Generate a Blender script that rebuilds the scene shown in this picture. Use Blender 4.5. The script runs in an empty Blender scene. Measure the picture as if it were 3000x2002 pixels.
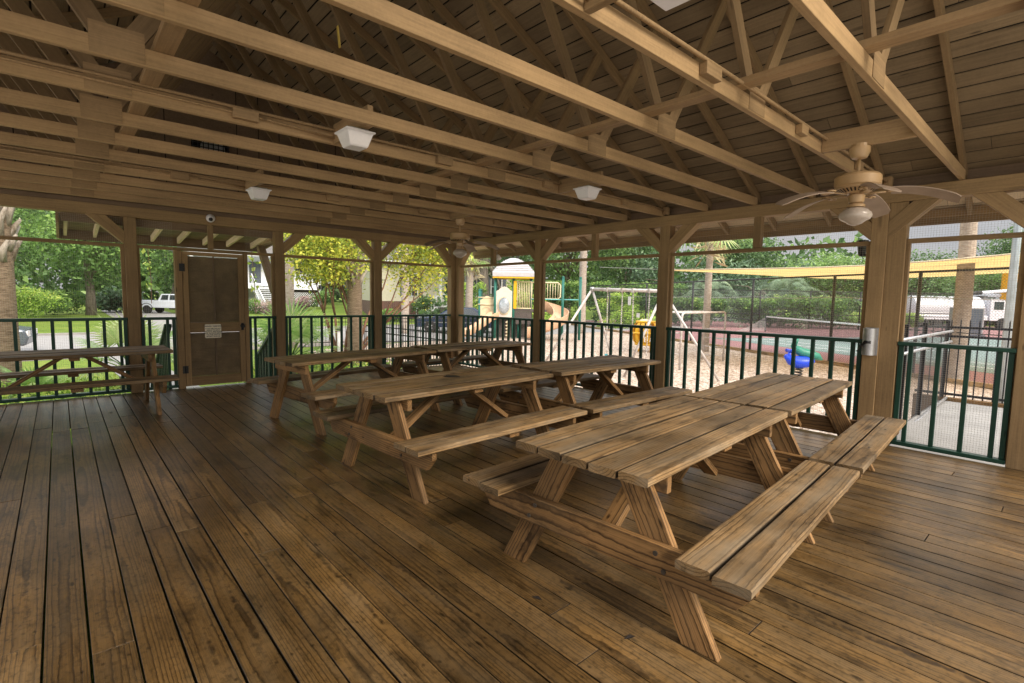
import bpy, math, random
import numpy as np
from mathutils import Vector, Matrix
PI = math.pi
rad = math.radians
random.seed(7)
rng = np.random.default_rng(11)
sc = bpy.context.scene
COL = sc.collection
XE = 9.72                                  # pavilion cut short behind the camera, left open to let light in
GZ = -0.6                                   # ground level; the deck floor is z = 0

def smooth(t):
    t = max(0.0, min(1.0, t)); return t*t*(3-2*t)
def gh(x, y):
    return GZ + 0.75*smooth((-x-24)/20)*smooth((y-6)/10)

# ------------------------------------------------------------------ node helpers
def new_mat(name):
    m = bpy.data.materials.new(name); m.use_nodes = True
    nt = m.node_tree
    return m, nt, nt.nodes['Principled BSDF'], nt.nodes['Material Output']
def nd(nt, kind, props=None, **inp):
    n = nt.nodes.new('ShaderNode' + kind)
    for k, v in (props or {}).items(): setattr(n, k, v)
    for k, v in inp.items():
        key = k.replace('_', ' ')
        s = n.inputs[int(k[1:])] if k[0] == 'i' and k[1:].isdigit() else n.inputs[key]
        if hasattr(v, 'is_output') or isinstance(v, bpy.types.NodeSocket): nt.links.new(v, s)
        else: s.default_value = v
    return n
def col4(c): return (c[0], c[1], c[2], 1.0)
def mixc(nt, f, a, b, blend='MIX'):
    n = nt.nodes.new('ShaderNodeMix'); n.data_type = 'RGBA'; n.blend_type = blend
    for i, v in ((0, f), (6, a), (7, b)):
        if isinstance(v, bpy.types.NodeSocket): nt.links.new(v, n.inputs[i])
        elif i == 0: n.inputs[0].default_value = v
        else: n.inputs[i].default_value = col4(v)
    return n.outputs[2]
def mth(nt, op, a, b=0.0, c=0.0):
    n = nt.nodes.new('ShaderNodeMath'); n.operation = op
    for i, v in enumerate((a, b, c)):
        if isinstance(v, bpy.types.NodeSocket): nt.links.new(v, n.inputs[i])
        else: n.inputs[i].default_value = v
    return n.outputs[0]
def ramp(nt, fac, stops):
    n = nt.nodes.new('ShaderNodeValToRGB'); nt.links.new(fac, n.inputs[0])
    el = n.color_ramp.elements
    while len(el) < len(stops): el.new(0.5)
    for e, (p, c) in zip(el, stops):
        e.position = p; e.color = col4(c) if not isinstance(c, float) else (c, c, c, 1)
    return n.outputs[0]
def noise(nt, vec, scale, detail=2.0, rough=0.5, dist=0.0):
    return nd(nt, 'TexNoise', None, Vector=vec, Scale=scale, Detail=detail, Roughness=rough, Distortion=dist).outputs['Fac']
def vmap(nt, vec, scale=(1, 1, 1), loc=(0, 0, 0)):
    return nd(nt, 'Mapping', None, Vector=vec, Scale=scale, Location=loc).outputs[0]
def attr(nt, name):
    n = nt.nodes.new('ShaderNodeAttribute'); n.attribute_name = name; return n
def bump(nt, bsdf, h, strength=0.2, dist=0.01):
    b = nd(nt, 'Bump', None, Height=h, Strength=strength, Distance=dist)
    nt.links.new(b.outputs[0], bsdf.inputs['Normal'])

def flat(name, c, rough=0.6, metal=0.0, var=0.12, nscale=6.0, spec=0.4, dirt=None):
    m, nt, b, o = new_mat(name)
    tc = nd(nt, 'TexCoord').outputs['Object']
    n1 = noise(nt, tc, nscale, 3.0)
    n2 = noise(nt, tc, nscale*9, 2.0)
    f = mth(nt, 'ADD', mth(nt, 'MULTIPLY', n1, 0.7), mth(nt, 'MULTIPLY', n2, 0.3))
    lo = [x*(1-var*1.6) for x in c]; hi = [min(1, x*(1+var*1.6)) for x in c]
    cc = ramp(nt, f, [(0.3, lo), (0.7, hi)])
    if dirt:
        d = noise(nt, tc, nscale*0.6, 5.0, 0.65)
        cc = mixc(nt, ramp(nt, d, [(0.52, 0.0), (0.72, 0.8)]), cc, dirt)
    nt.links.new(cc, b.inputs['Base Color'])
    b.inputs['Roughness'].default_value = rough; b.inputs['Metallic'].default_value = metal
    b.inputs['Specular IOR Level'].default_value = spec
    return m

def wood(name, light, dark, grey, greyf=0.3, ring=1.0, rough=0.6, spec=0.3, darkstain=0.5, line=0.75, bumps=0.25, varr=0.35, wob=.085, nails=False):
    """raw timber: growth rings cut by the board, fibres, stains, nail holes; 'gr' is the board's own coordinate"""
    m, nt, b, o = new_mat(name)
    ga = attr(nt, 'gr').outputs['Vector']
    rn = attr(nt, 'rnd').outputs['Fac']
    wobn = nd(nt, 'TexNoise', None, Vector=vmap(nt, ga, (0.75, 6, 6)), Scale=1.0, Detail=2.0, Roughness=0.5).outputs['Color']
    wv = nd(nt, 'VectorMath', {'operation': 'SUBTRACT'}, i0=wobn, i1=(0.5, 0.5, 0.5)).outputs[0]
    wv = nd(nt, 'VectorMath', {'operation': 'SCALE'}, i0=wv, Scale=wob).outputs[0]
    v2 = nd(nt, 'VectorMath', {'operation': 'ADD'}, i0=ga, i1=wv).outputs[0]
    w = nd(nt, 'TexWave', {'wave_type': 'RINGS', 'rings_direction': 'X', 'wave_profile': 'SAW'}, Vector=v2, Scale=22.0*ring,
           Distortion=1.2, Detail=2.0).outputs['Fac']
    rings = ramp(nt, w, [(0.0, 0.0), (0.62, 0.12), (0.9, 1.0), (1.0, 0.2)])
    fib = noise(nt, vmap(nt, ga, (5, 260, 260)), 1.0, 3.0, 0.6)
    geo = nd(nt, 'NewGeometry').outputs['Position']
    blot = noise(nt, geo, 2.3, 4.0, 0.6)
    blot2 = noise(nt, vmap(nt, ga, (2.0, 9, 9)), 1.0, 4.0, 0.6)
    c = mixc(nt, mth(nt, 'MULTIPLY', rings, line), light, dark)
    c = mixc(nt, ramp(nt, fib, [(0.40, 0.0), (0.75, 0.55)]), c, dark)
    c = mixc(nt, mth(nt, 'MULTIPLY', ramp(nt, blot2, [(0.42, 0.0), (0.68, 1.0)]), greyf), c, grey)
    val = mth(nt, 'ADD', mth(nt, 'MULTIPLY', rn, varr), 1.0-varr*0.5)
    val = mth(nt, 'MULTIPLY', val, ramp(nt, blot, [(0.3, 1.0-darkstain*0.55), (0.62, 1.06)]))
    spots = nd(nt, 'TexVoronoi', None, Vector=vmap(nt, ga, (3.2, 10, 10)), Scale=1.0).outputs['Distance']
    val = mth(nt, 'MULTIPLY', val, ramp(nt, spots, [(0.05, 0.25), (0.10, 1.0)]))
    knot = nd(nt, 'TexVoronoi', None, Vector=vmap(nt, ga, (0.9, 7, 7), (3.3, 1.1, 0)), Scale=1.0).outputs['Distance']
    val = mth(nt, 'MULTIPLY', val, ramp(nt, knot, [(0.07, 0.45), (0.16, 1.0)]))
    stain_ = noise(nt, vmap(nt, ga, (4, 11, 11)), 1.0, 5.0, .7)
    val = mth(nt, 'MULTIPLY', val, ramp(nt, stain_, [(.34, .50), (.46, 1.0)]))
    val = mth(nt, 'MULTIPLY', val, mth(nt, 'SUBTRACT', 1.0, mth(nt, 'MULTIPLY', attr(nt, 'gap_shade').outputs['Fac'], .86)))  # shade in the gaps between planks and boards, put into the colour
    if nails:
        sp3 = nd(nt, 'SeparateXYZ', None, Vector=geo)
        nx_ = mth(nt, 'MULTIPLY', mth(nt, 'SUBTRACT', mth(nt, 'FRACT', mth(nt, 'DIVIDE', mth(nt, 'ADD', sp3.outputs['X'], mth(nt, 'MULTIPLY', rn, .03)), .406)), .5), .406)
        ny_ = mth(nt, 'MULTIPLY', mth(nt, 'FRACT', mth(nt, 'DIVIDE', mth(nt, 'ADD', sp3.outputs['Y'], 8.905), .14)), .14)
        ny_ = mth(nt, 'SUBTRACT', mth(nt, 'ABSOLUTE', mth(nt, 'SUBTRACT', ny_, .068)), .040)
        dn_ = mth(nt, 'SQRT', mth(nt, 'ADD', mth(nt, 'MULTIPLY', mth(nt, 'MULTIPLY', nx_, nx_), .55), mth(nt, 'MULTIPLY', ny_, ny_)))
        val = mth(nt, 'MULTIPLY', val, ramp(nt, dn_, [(.0035, .40), (.0085, 1.0)]))
        grit = noise(nt, geo, 38.0, 4.0, .7)
        val = mth(nt, 'MULTIPLY', val, ramp(nt, grit, [(.36, .62), (.50, 1.0)]))
        walk = noise(nt, vmap(nt, geo, (.5, .9, 1)), 1.0, 3.0, .6)
        val = mth(nt, 'MULTIPLY', val, ramp(nt, walk, [(.34, .72), (.62, 1.12)]))
    vc = nd(nt, 'CombineXYZ', None, X=val, Y=val, Z=val).outputs[0]
    c = mixc(nt, 1.0, c, vc, 'MULTIPLY')
    nt.links.new(c, b.inputs['Base Color'])
    rr = mth(nt, 'ADD', rough-0.12, mth(nt, 'MULTIPLY', blot2, 0.25))
    nt.links.new(rr, b.inputs['Roughness'])
    b.inputs['Specular IOR Level'].default_value = spec
    bump(nt, b, mth(nt, 'SUBTRACT', mth(nt, 'MULTIPLY', fib, 0.5), mth(nt, 'MULTIPLY', rings, 0.5)), bumps, 0.003)
    return m

def paint_wood(name, c, var=0.16, rough=0.65, chips=None):
    """painted timber: faint grain, dirt and handling marks"""
    m, nt, b, o = new_mat(name)
    ga = attr(nt, 'gr').outputs['Vector']
    rn = attr(nt, 'rnd').outputs['Fac']
    geo = nd(nt, 'NewGeometry').outputs['Position']
    fib = noise(nt, vmap(nt, ga, (3, 90, 90)), 1.0, 3.0, 0.6)
    blot = noise(nt, geo, 1.7, 5.0, 0.6)
    sp = noise(nt, geo, 55.0, 2.0, 0.5)
    fine = noise(nt, vmap(nt, ga, (1.2, 34, 34)), 1.0, 4.0, 0.65)
    v = mth(nt, 'ADD', mth(nt, 'MULTIPLY', fib, 0.26), mth(nt, 'MULTIPLY', blot, 0.36))
    v = mth(nt, 'ADD', v, mth(nt, 'ADD', mth(nt, 'MULTIPLY', sp, 0.12), mth(nt, 'MULTIPLY', fine, .26)))
    v = mth(nt, 'ADD', mth(nt, 'MULTIPLY', v, 2.3), -0.15)
    v = mth(nt, 'MULTIPLY', v, mth(nt, 'ADD', mth(nt, 'MULTIPLY', rn, var), 1.0-var*0.5))
    spots = nd(nt, 'TexVoronoi', None, Vector=vmap(nt, ga, (1.6, 7, 7)), Scale=1.0).outputs['Distance']
    v = mth(nt, 'MULTIPLY', v, ramp(nt, spots, [(0.035, 0.45), (0.07, 1.0)]))
    kn_ = nd(nt, 'TexVoronoi', None, Vector=vmap(nt, ga, (.8, 6, 6), (2.2, .7, 1.3)), Scale=1.0).outputs['Distance']
    v = mth(nt, 'MULTIPLY', v, ramp(nt, kn_, [(.05, .55), (.13, 1.0)]))
    vc = nd(nt, 'CombineXYZ', None, X=v, Y=v, Z=v).outputs[0]
    cc = mixc(nt, 1.0, c, vc, 'MULTIPLY')
    if chips:
        d = noise(nt, vmap(nt, ga, (2, 14, 14)), 1.0, 6.0, 0.7)
        cc = mixc(nt, ramp(nt, d, [(0.66, 0.0), (0.70, 1.0)]), cc, chips)
    nt.links.new(cc, b.inputs['Base Color'])
    b.inputs['Roughness'].default_value = rough; b.inputs['Specular IOR Level'].default_value = 0.3
    bump(nt, b, fib, 0.18, 0.003)
    return m

LEAFGAIN = 3.0
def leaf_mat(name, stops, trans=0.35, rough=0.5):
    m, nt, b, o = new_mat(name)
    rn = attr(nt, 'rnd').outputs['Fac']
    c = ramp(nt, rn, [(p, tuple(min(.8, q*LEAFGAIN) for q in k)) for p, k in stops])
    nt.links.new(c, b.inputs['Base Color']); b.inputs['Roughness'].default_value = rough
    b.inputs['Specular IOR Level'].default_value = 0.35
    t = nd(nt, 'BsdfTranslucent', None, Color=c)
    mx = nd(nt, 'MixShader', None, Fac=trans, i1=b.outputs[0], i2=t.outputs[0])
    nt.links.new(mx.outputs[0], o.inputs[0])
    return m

def mesh_mat(name, c, period, wire, mode='grid', axes=('xy', 'z'), rough=0.6):
    """woven screen / chain link: real holes by alpha, laid out on the object's own coordinates"""
    m, nt, b, o = new_mat(name)
    sep = nd(nt, 'SeparateXYZ', None, Vector=nd(nt, 'TexCoord').outputs['Object'])
    a, z = sep.outputs['X'], sep.outputs['Z']
    if mode == 'diamond':
        p = mth(nt, 'ADD', a, z); q = mth(nt, 'SUBTRACT', a, z)
    else: p, q = a, z
    f1 = mth(nt, 'LESS_THAN', mth(nt, 'FRACT', mth(nt, 'DIVIDE', p, period)), wire)
    f2 = mth(nt, 'LESS_THAN', mth(nt, 'FRACT', mth(nt, 'DIVIDE', q, period)), wire)
    f = mth(nt, 'MAXIMUM', f1, f2)
    b.inputs['Base Color'].default_value = col4(c); b.inputs['Roughness'].default_value = rough
    t = nd(nt, 'BsdfTransparent')
    mx = nd(nt, 'MixShader', None, Fac=f, i1=t.outputs[0], i2=b.outputs[0])
    nt.links.new(mx.outputs[0], o.inputs[0])
    return m

# ------------------------------------------------------------------ materials
TAN = (0.285, 0.188, 0.092)
M = {}
M['tan'] = paint_wood('brown_paint', TAN, .38)
M['tanroof'] = paint_wood('brown_roof_board_paint', (0.205, 0.150, 0.086), 0.55)
M['tanmid'] = paint_wood('brown_rafter_paint', (0.205, 0.135, 0.066), .4)
M['eave'] = paint_wood('bounce_lit_eave_paint', (0.66, 0.52, 0.34), 0.3)  # roof paint lightened: light bounced from the ground is put into the colour
M['tandark'] = paint_wood('dark_brown_paint', (0.17, 0.115, 0.07))
M['green'] = paint_wood('green_rail_paint', (0.018, 0.062, 0.042), 0.1, 0.42, chips=(0.05, 0.12, 0.085))
M['floor'] = wood('deck_timber', (0.225, 0.130, 0.045), (0.030, 0.015, 0.005), (0.19, 0.14, 0.08), 0.40, ring=1.35, rough=0.38, spec=0.5, darkstain=0.85, line=0.85, varr=0.6, wob=.035, nails=True)
M['table'] = wood('table_timber', (0.36, 0.228, 0.105), (0.050, 0.026, 0.009), (0.27, 0.215, 0.145), 0.75, ring=1.0, rough=0.6, spec=0.28, darkstain=0.9, line=0.80, varr=0.6, wob=.045, bumps=.5)
M['leg'] = wood('table_leg_timber', (0.36, 0.20, 0.078), (0.040, 0.018, 0.006), (0.17, 0.115, 0.06), 0.45, ring=1.1, rough=0.58, spec=0.28, darkstain=0.7, line=0.95, varr=0.4, wob=.05, bumps=.5)
M['boltm'] = flat('dull_bolt', (.10, .085, .07), .5, .6)
M['white'] = flat('white_plastic', (0.72, 0.70, 0.72), 0.35, var=0.04)
M['fan'] = flat('tan_enamel', (0.42, 0.275, 0.14), 0.38, var=0.06, spec=0.5)
M['fanblade'] = flat('dusty_fan_blade', (0.34, 0.255, 0.19), 0.6, var=0.1, nscale=9)
M['fandark'] = flat('fan_slot_dark', (0.02, 0.015, 0.012), 0.7)
M['steel'] = flat('galvanised_steel', (0.42, 0.42, 0.43), 0.42, 0.75, var=0.15, nscale=14)
M['rusty'] = flat('worn_painted_pipe', (0.50, 0.47, 0.45), 0.5, 0.1, var=0.15, nscale=7, dirt=(0.30, 0.17, 0.11))
M['greypipe'] = flat('grey_conduit', (0.26, 0.18, 0.11), 0.5, 0.0, var=0.1)
M['black'] = flat('black_metal', (0.018, 0.018, 0.02), 0.45, 0.0, var=0.2)
M['dark'] = flat('dark_gap', (0.012, 0.010, 0.008), 0.9)
M['blind'] = flat('dark_slat_blind', (0.25, 0.185, 0.105), 0.55, var=0.2)
M['shingle'] = flat('grey_shingles', (0.14, 0.13, 0.125), 0.85, var=0.25, nscale=12)
M['signface'] = flat('cream_sign_face', (0.86, 0.80, 0.64), 0.5, var=0.04)
M['ink'] = flat('black_ink', (0.015, 0.015, 0.02), 0.6)
M['wall_white'] = flat('white_siding', (0.72, 0.74, 0.78), 0.6, var=0.05)
M['wall_cream'] = flat('cream_siding', (0.60, 0.56, 0.44), 0.65, var=0.05)
M['glass'] = flat('dark_window_glass', (0.035, 0.045, 0.05), 0.08, var=0.3, nscale=0.6, spec=0.8)
M['lattice'] = flat('lattice_white', (0.66, 0.68, 0.7), 0.6)
M['concrete'] = flat('pale_concrete', (0.27, 0.26, 0.245), 0.85, var=0.10, nscale=2.5)
M['pgreen'] = flat('playground_green', (0.016, 0.145, 0.115), 0.4, var=0.1)
M['pcream'] = flat('playground_cream', (0.70, 0.60, 0.40), 0.45, var=0.06)
M['pbeige'] = flat('playground_beige', (0.68, 0.60, 0.54), 0.45, var=0.05)
M['pyellow'] = flat('playground_yellow', (0.74, 0.42, 0.015), 0.4, var=0.08)
M['psalmon'] = flat('slide_plastic', (0.70, 0.47, 0.31), 0.38, var=0.05)
M['pgrey'] = flat('playground_roof_grey', (0.50, 0.49, 0.52), 0.5, var=0.06)
M['pdark'] = flat('playground_deck_dark', (0.09, 0.075, 0.07), 0.6)
M['teal'] = flat('teal_seat', (0.03, 0.22, 0.25), 0.45)
M['blue'] = flat('blue_plastic', (0.012, 0.06, 0.62), 0.35, var=0.1)
M['tealgreen'] = flat('green_plastic', (0.03, 0.22, 0.16), 0.4, var=0.1)
M['sail'] = flat('yellow_shade_cloth', (0.74, 0.47, 0.12), 0.8, var=0.04)
M['truckwhite'] = flat('white_truck_paint', (0.62, 0.64, 0.68), 0.3, var=0.05, spec=0.5)
M['carblue'] = flat('dark_blue_car_paint', (0.02, 0.035, 0.075), 0.2, 0.2, var=0.08, spec=0.6)
M['carwhite'] = flat('white_car_paint', (0.60, 0.65, 0.75), 0.28, var=0.04, spec=0.5)
M['cargrey'] = flat('grey_car_paint', (0.12, 0.14, 0.17), 0.25, 0.4, var=0.08, spec=0.6)
M['tyre'] = flat('tyre_rubber', (0.02, 0.02, 0.02), 0.8)
M['rim'] = flat('wheel_rim', (0.45, 0.45, 0.46), 0.35, 0.7)
M['red'] = flat('red_lens', (0.45, 0.02, 0.02), 0.3)
M['orange'] = flat('orange_lens', (0.75, 0.22, 0.02), 0.3)
M['bluebadge'] = flat('blue_panel', (0.03, 0.12, 0.45), 0.4)
M['craneyellow'] = flat('crane_yellow', (0.75, 0.36, 0.02), 0.4)
M['lamp_glass'] = flat('frosted_globe', (0.50, 0.43, 0.37), 0.16, var=0.12, nscale=5, spec=0.6)
M['screen'] = mesh_mat('wire_screen', (0.40, 0.37, 0.32), 0.021, 0.055)
M['chain'] = mesh_mat('chain_link', (0.12, 0.13, 0.135), 0.075, 0.075, 'diamond')
M['scrim'] = mesh_mat('black_fence_scrim', (0.03, 0.03, 0.032), 0.02, 0.34)
M['netm'] = mesh_mat('tennis_net_mesh', (0.03, 0.03, 0.03), 0.05, 0.30)
def bark(name, c, dark, scale=3.0, stretch=0.25, ringed=False):
    m, nt, b, o = new_mat(name)
    tc = nd(nt, 'TexCoord').outputs['Object']
    v = vmap(nt, tc, (1, 1, 6.0 if ringed else stretch))
    n = noise(nt, v, scale*2.2, 5.0, 0.65)
    n2 = noise(nt, tc, 1.3, 3.0)
    c0 = ramp(nt, n, [(0.36, dark), (0.58, c)])
    c0 = mixc(nt, mth(nt, 'MULTIPLY', n2, 0.35), c0, dark)
    nt.links.new(c0, b.inputs['Base Color']); b.inputs['Roughness'].default_value = 0.9
    bump(nt, b, n, 0.6, 0.04)
    return m
M['palmbark'] = bark('palm_bark', (0.25, 0.185, 0.125), (0.10, 0.068, 0.042), 3.5, ringed=True)
M['palmpale'] = bark('pale_palm_bark', (0.46, 0.40, 0.345), (0.25, 0.20, 0.165), 3.0, ringed=True)
M['boot'] = bark('palm_boot', (0.45, 0.40, 0.35), (0.16, 0.125, 0.09), 3.0, 0.4)
M['oakbark'] = bark('oak_bark', (0.22, 0.19, 0.155), (0.07, 0.058, 0.045), 4.0)
M['crapebark'] = bark('crape_myrtle_bark', (0.30, 0.165, 0.105), (0.14, 0.065, 0.04), 2.0, 0.5)
M['leafdark'] = leaf_mat('oak_leaves', [(0.0, (0.012, 0.026, 0.010)), (0.45, (0.036, 0.068, 0.022)), (0.85, (0.085, 0.135, 0.042)), (1.0, (0.24, 0.27, 0.155))])  # palest stop is leaf sheen put into the colour
M['leafmid'] = leaf_mat('broad_leaves', [(0.0, (0.016, 0.034, 0.011)), (0.4, (0.055, 0.10, 0.026)), (0.8, (0.13, 0.19, 0.05)), (1.0, (0.30, 0.315, 0.185))])  # last stop paints the pale highlights of glossy leaves
M['leafblue'] = leaf_mat('pine_sprays', [(0.0, (0.014, 0.028, 0.016)), (0.5, (0.045, 0.078, 0.042)), (1.0, (0.12, 0.165, 0.095))])
M['leafyel'] = leaf_mat('yellow_green_leaves', [(0.0, (0.035, 0.055, 0.010)), (0.4, (0.12, 0.155, 0.025)), (0.68, (0.25, 0.245, 0.035)), (0.92, (0.36, 0.29, 0.045)), (1.0, (0.36, 0.18, 0.04))], 0.5)
M['leaflime'] = leaf_mat('lime_shrub_leaves', [(0.0, (0.03, 0.055, 0.010)), (0.5, (0.12, 0.185, 0.028)), (1.0, (0.34, 0.38, 0.07))], 0.4)
M['hedge'] = leaf_mat('hedge_leaves', [(0.0, (0.012, 0.03, 0.010)), (0.5, (0.05, 0.095, 0.022)), (1.0, (0.17, 0.22, 0.055))])
M['palmleaf'] = leaf_mat('fan_palm_leaf', [(0.0, (0.03, 0.06, 0.018)), (0.5, (0.10, 0.165, 0.045)), (1.0, (0.30, 0.36, 0.14))], 0.35, 0.4)
M['pindo'] = leaf_mat('grey_green_frond', [(0.0, (0.012, 0.025, 0.015)), (0.6, (0.085, 0.125, 0.075)), (1.0, (0.20, 0.24, 0.14))], 0.3)
M['deadfrond'] = leaf_mat('dry_frond', [(0.0, (0.13, 0.085, 0.05)), (1.0, (0.36, 0.27, 0.17))], 0.2)
M['purple'] = leaf_mat('purple_brown_shrub', [(0.0, (0.05, 0.035, 0.035)), (1.0, (0.21, 0.15, 0.14))], 0.3)

def ground_mat(name, stops, scales=(0.35, 3.0, 40.0), weights=(0.4, 0.3, 0.3), rough=0.95, bumpd=0.02, vor=0):
    m, nt, b, o = new_mat(name)
    p = nd(nt, 'NewGeometry').outputs['Position']
    f = None
    for s, w in zip(scales, weights):
        t = mth(nt, 'MULTIPLY', noise(nt, p, s, 4.0, 0.6), w)
        f = t if f is None else mth(nt, 'ADD', f, t)
    if vor:
        vv = nd(nt, 'TexVoronoi', None, Vector=p, Scale=vor)
        g = nd(nt, 'SeparateColor', None, Color=vv.outputs['Color']).outputs[0]
        f = mth(nt, 'ADD', mth(nt, 'MULTIPLY', f, 0.6), mth(nt, 'MULTIPLY', g, 0.4))
    c = ramp(nt, f, stops)
    nt.links.new(c, b.inputs['Base Color']); b.inputs['Roughness'].default_value = rough
    b.inputs['Specular IOR Level'].default_value = 0.15
    bump(nt, b, f, 0.5, bumpd)
    return m
M['lawn'] = ground_mat('lawn_grass', [(0.36, (0.075, 0.125, 0.018)), (0.5, (0.135, 0.205, 0.03)), (0.64, (0.24, 0.27, 0.055))])
M['chips'] = ground_mat('wood_chips', [(0.3, (0.17, 0.115, 0.075)), (0.48, (0.40, 0.31, 0.24)), (0.66, (0.60, 0.51, 0.43))], (0.5, 6.0, 30.0), (0.35, 0.3, 0.35), vor=22)
M['bounceslab'] = ground_mat('bounce_slab_concrete', [(0.35, (0.54, 0.50, 0.45)), (0.65, (0.64, 0.60, 0.55))], (0.2, 2.0, 60.0))
M['road'] = ground_mat('road_surface', [(0.35, (0.245, 0.235, 0.228)), (0.65, (0.32, 0.31, 0.30))], (0.2, 2.0, 60.0))
M['shoulder'] = ground_mat('gravel_shoulder', [(0.35, (0.20, 0.165, 0.14)), (0.65, (0.33, 0.28, 0.245))], (0.6, 6.0, 50.0))
M['courtred'] = ground_mat('court_maroon', [(0.3, (0.23, 0.12, 0.118)), (0.7, (0.31, 0.17, 0.165))], (0.4, 3.0, 20.0))
M['courtgreen'] = ground_mat('court_green', [(0.3, (0.145, 0.195, 0.18)), (0.7, (0.205, 0.255, 0.235))], (0.4, 3.0, 20.0))
M['line'] = flat('court_line_white', (0.68, 0.69, 0.68), 0.8, var=0.06)
M['lineyel'] = flat('court_line_yellow', (0.72, 0.56, 0.12), 0.8, var=0.06)
m, nt, b, o = new_mat('brick')
br = nd(nt, 'TexBrick', None, Vector=vmap(nt, nd(nt, 'TexCoord').outputs['Object'], (1, 1, 1), (0, 0, 0)), Scale=3.2,
        Color1=(0.17, 0.08, 0.06, 1), Color2=(0.11, 0.055, 0.045, 1), Mortar=(0.22, 0.19, 0.17, 1))
nt.links.new(br.outputs[0], b.inputs['Base Color']); b.inputs['Roughness'].default_value = 0.9
M['brick'] = m

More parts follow.
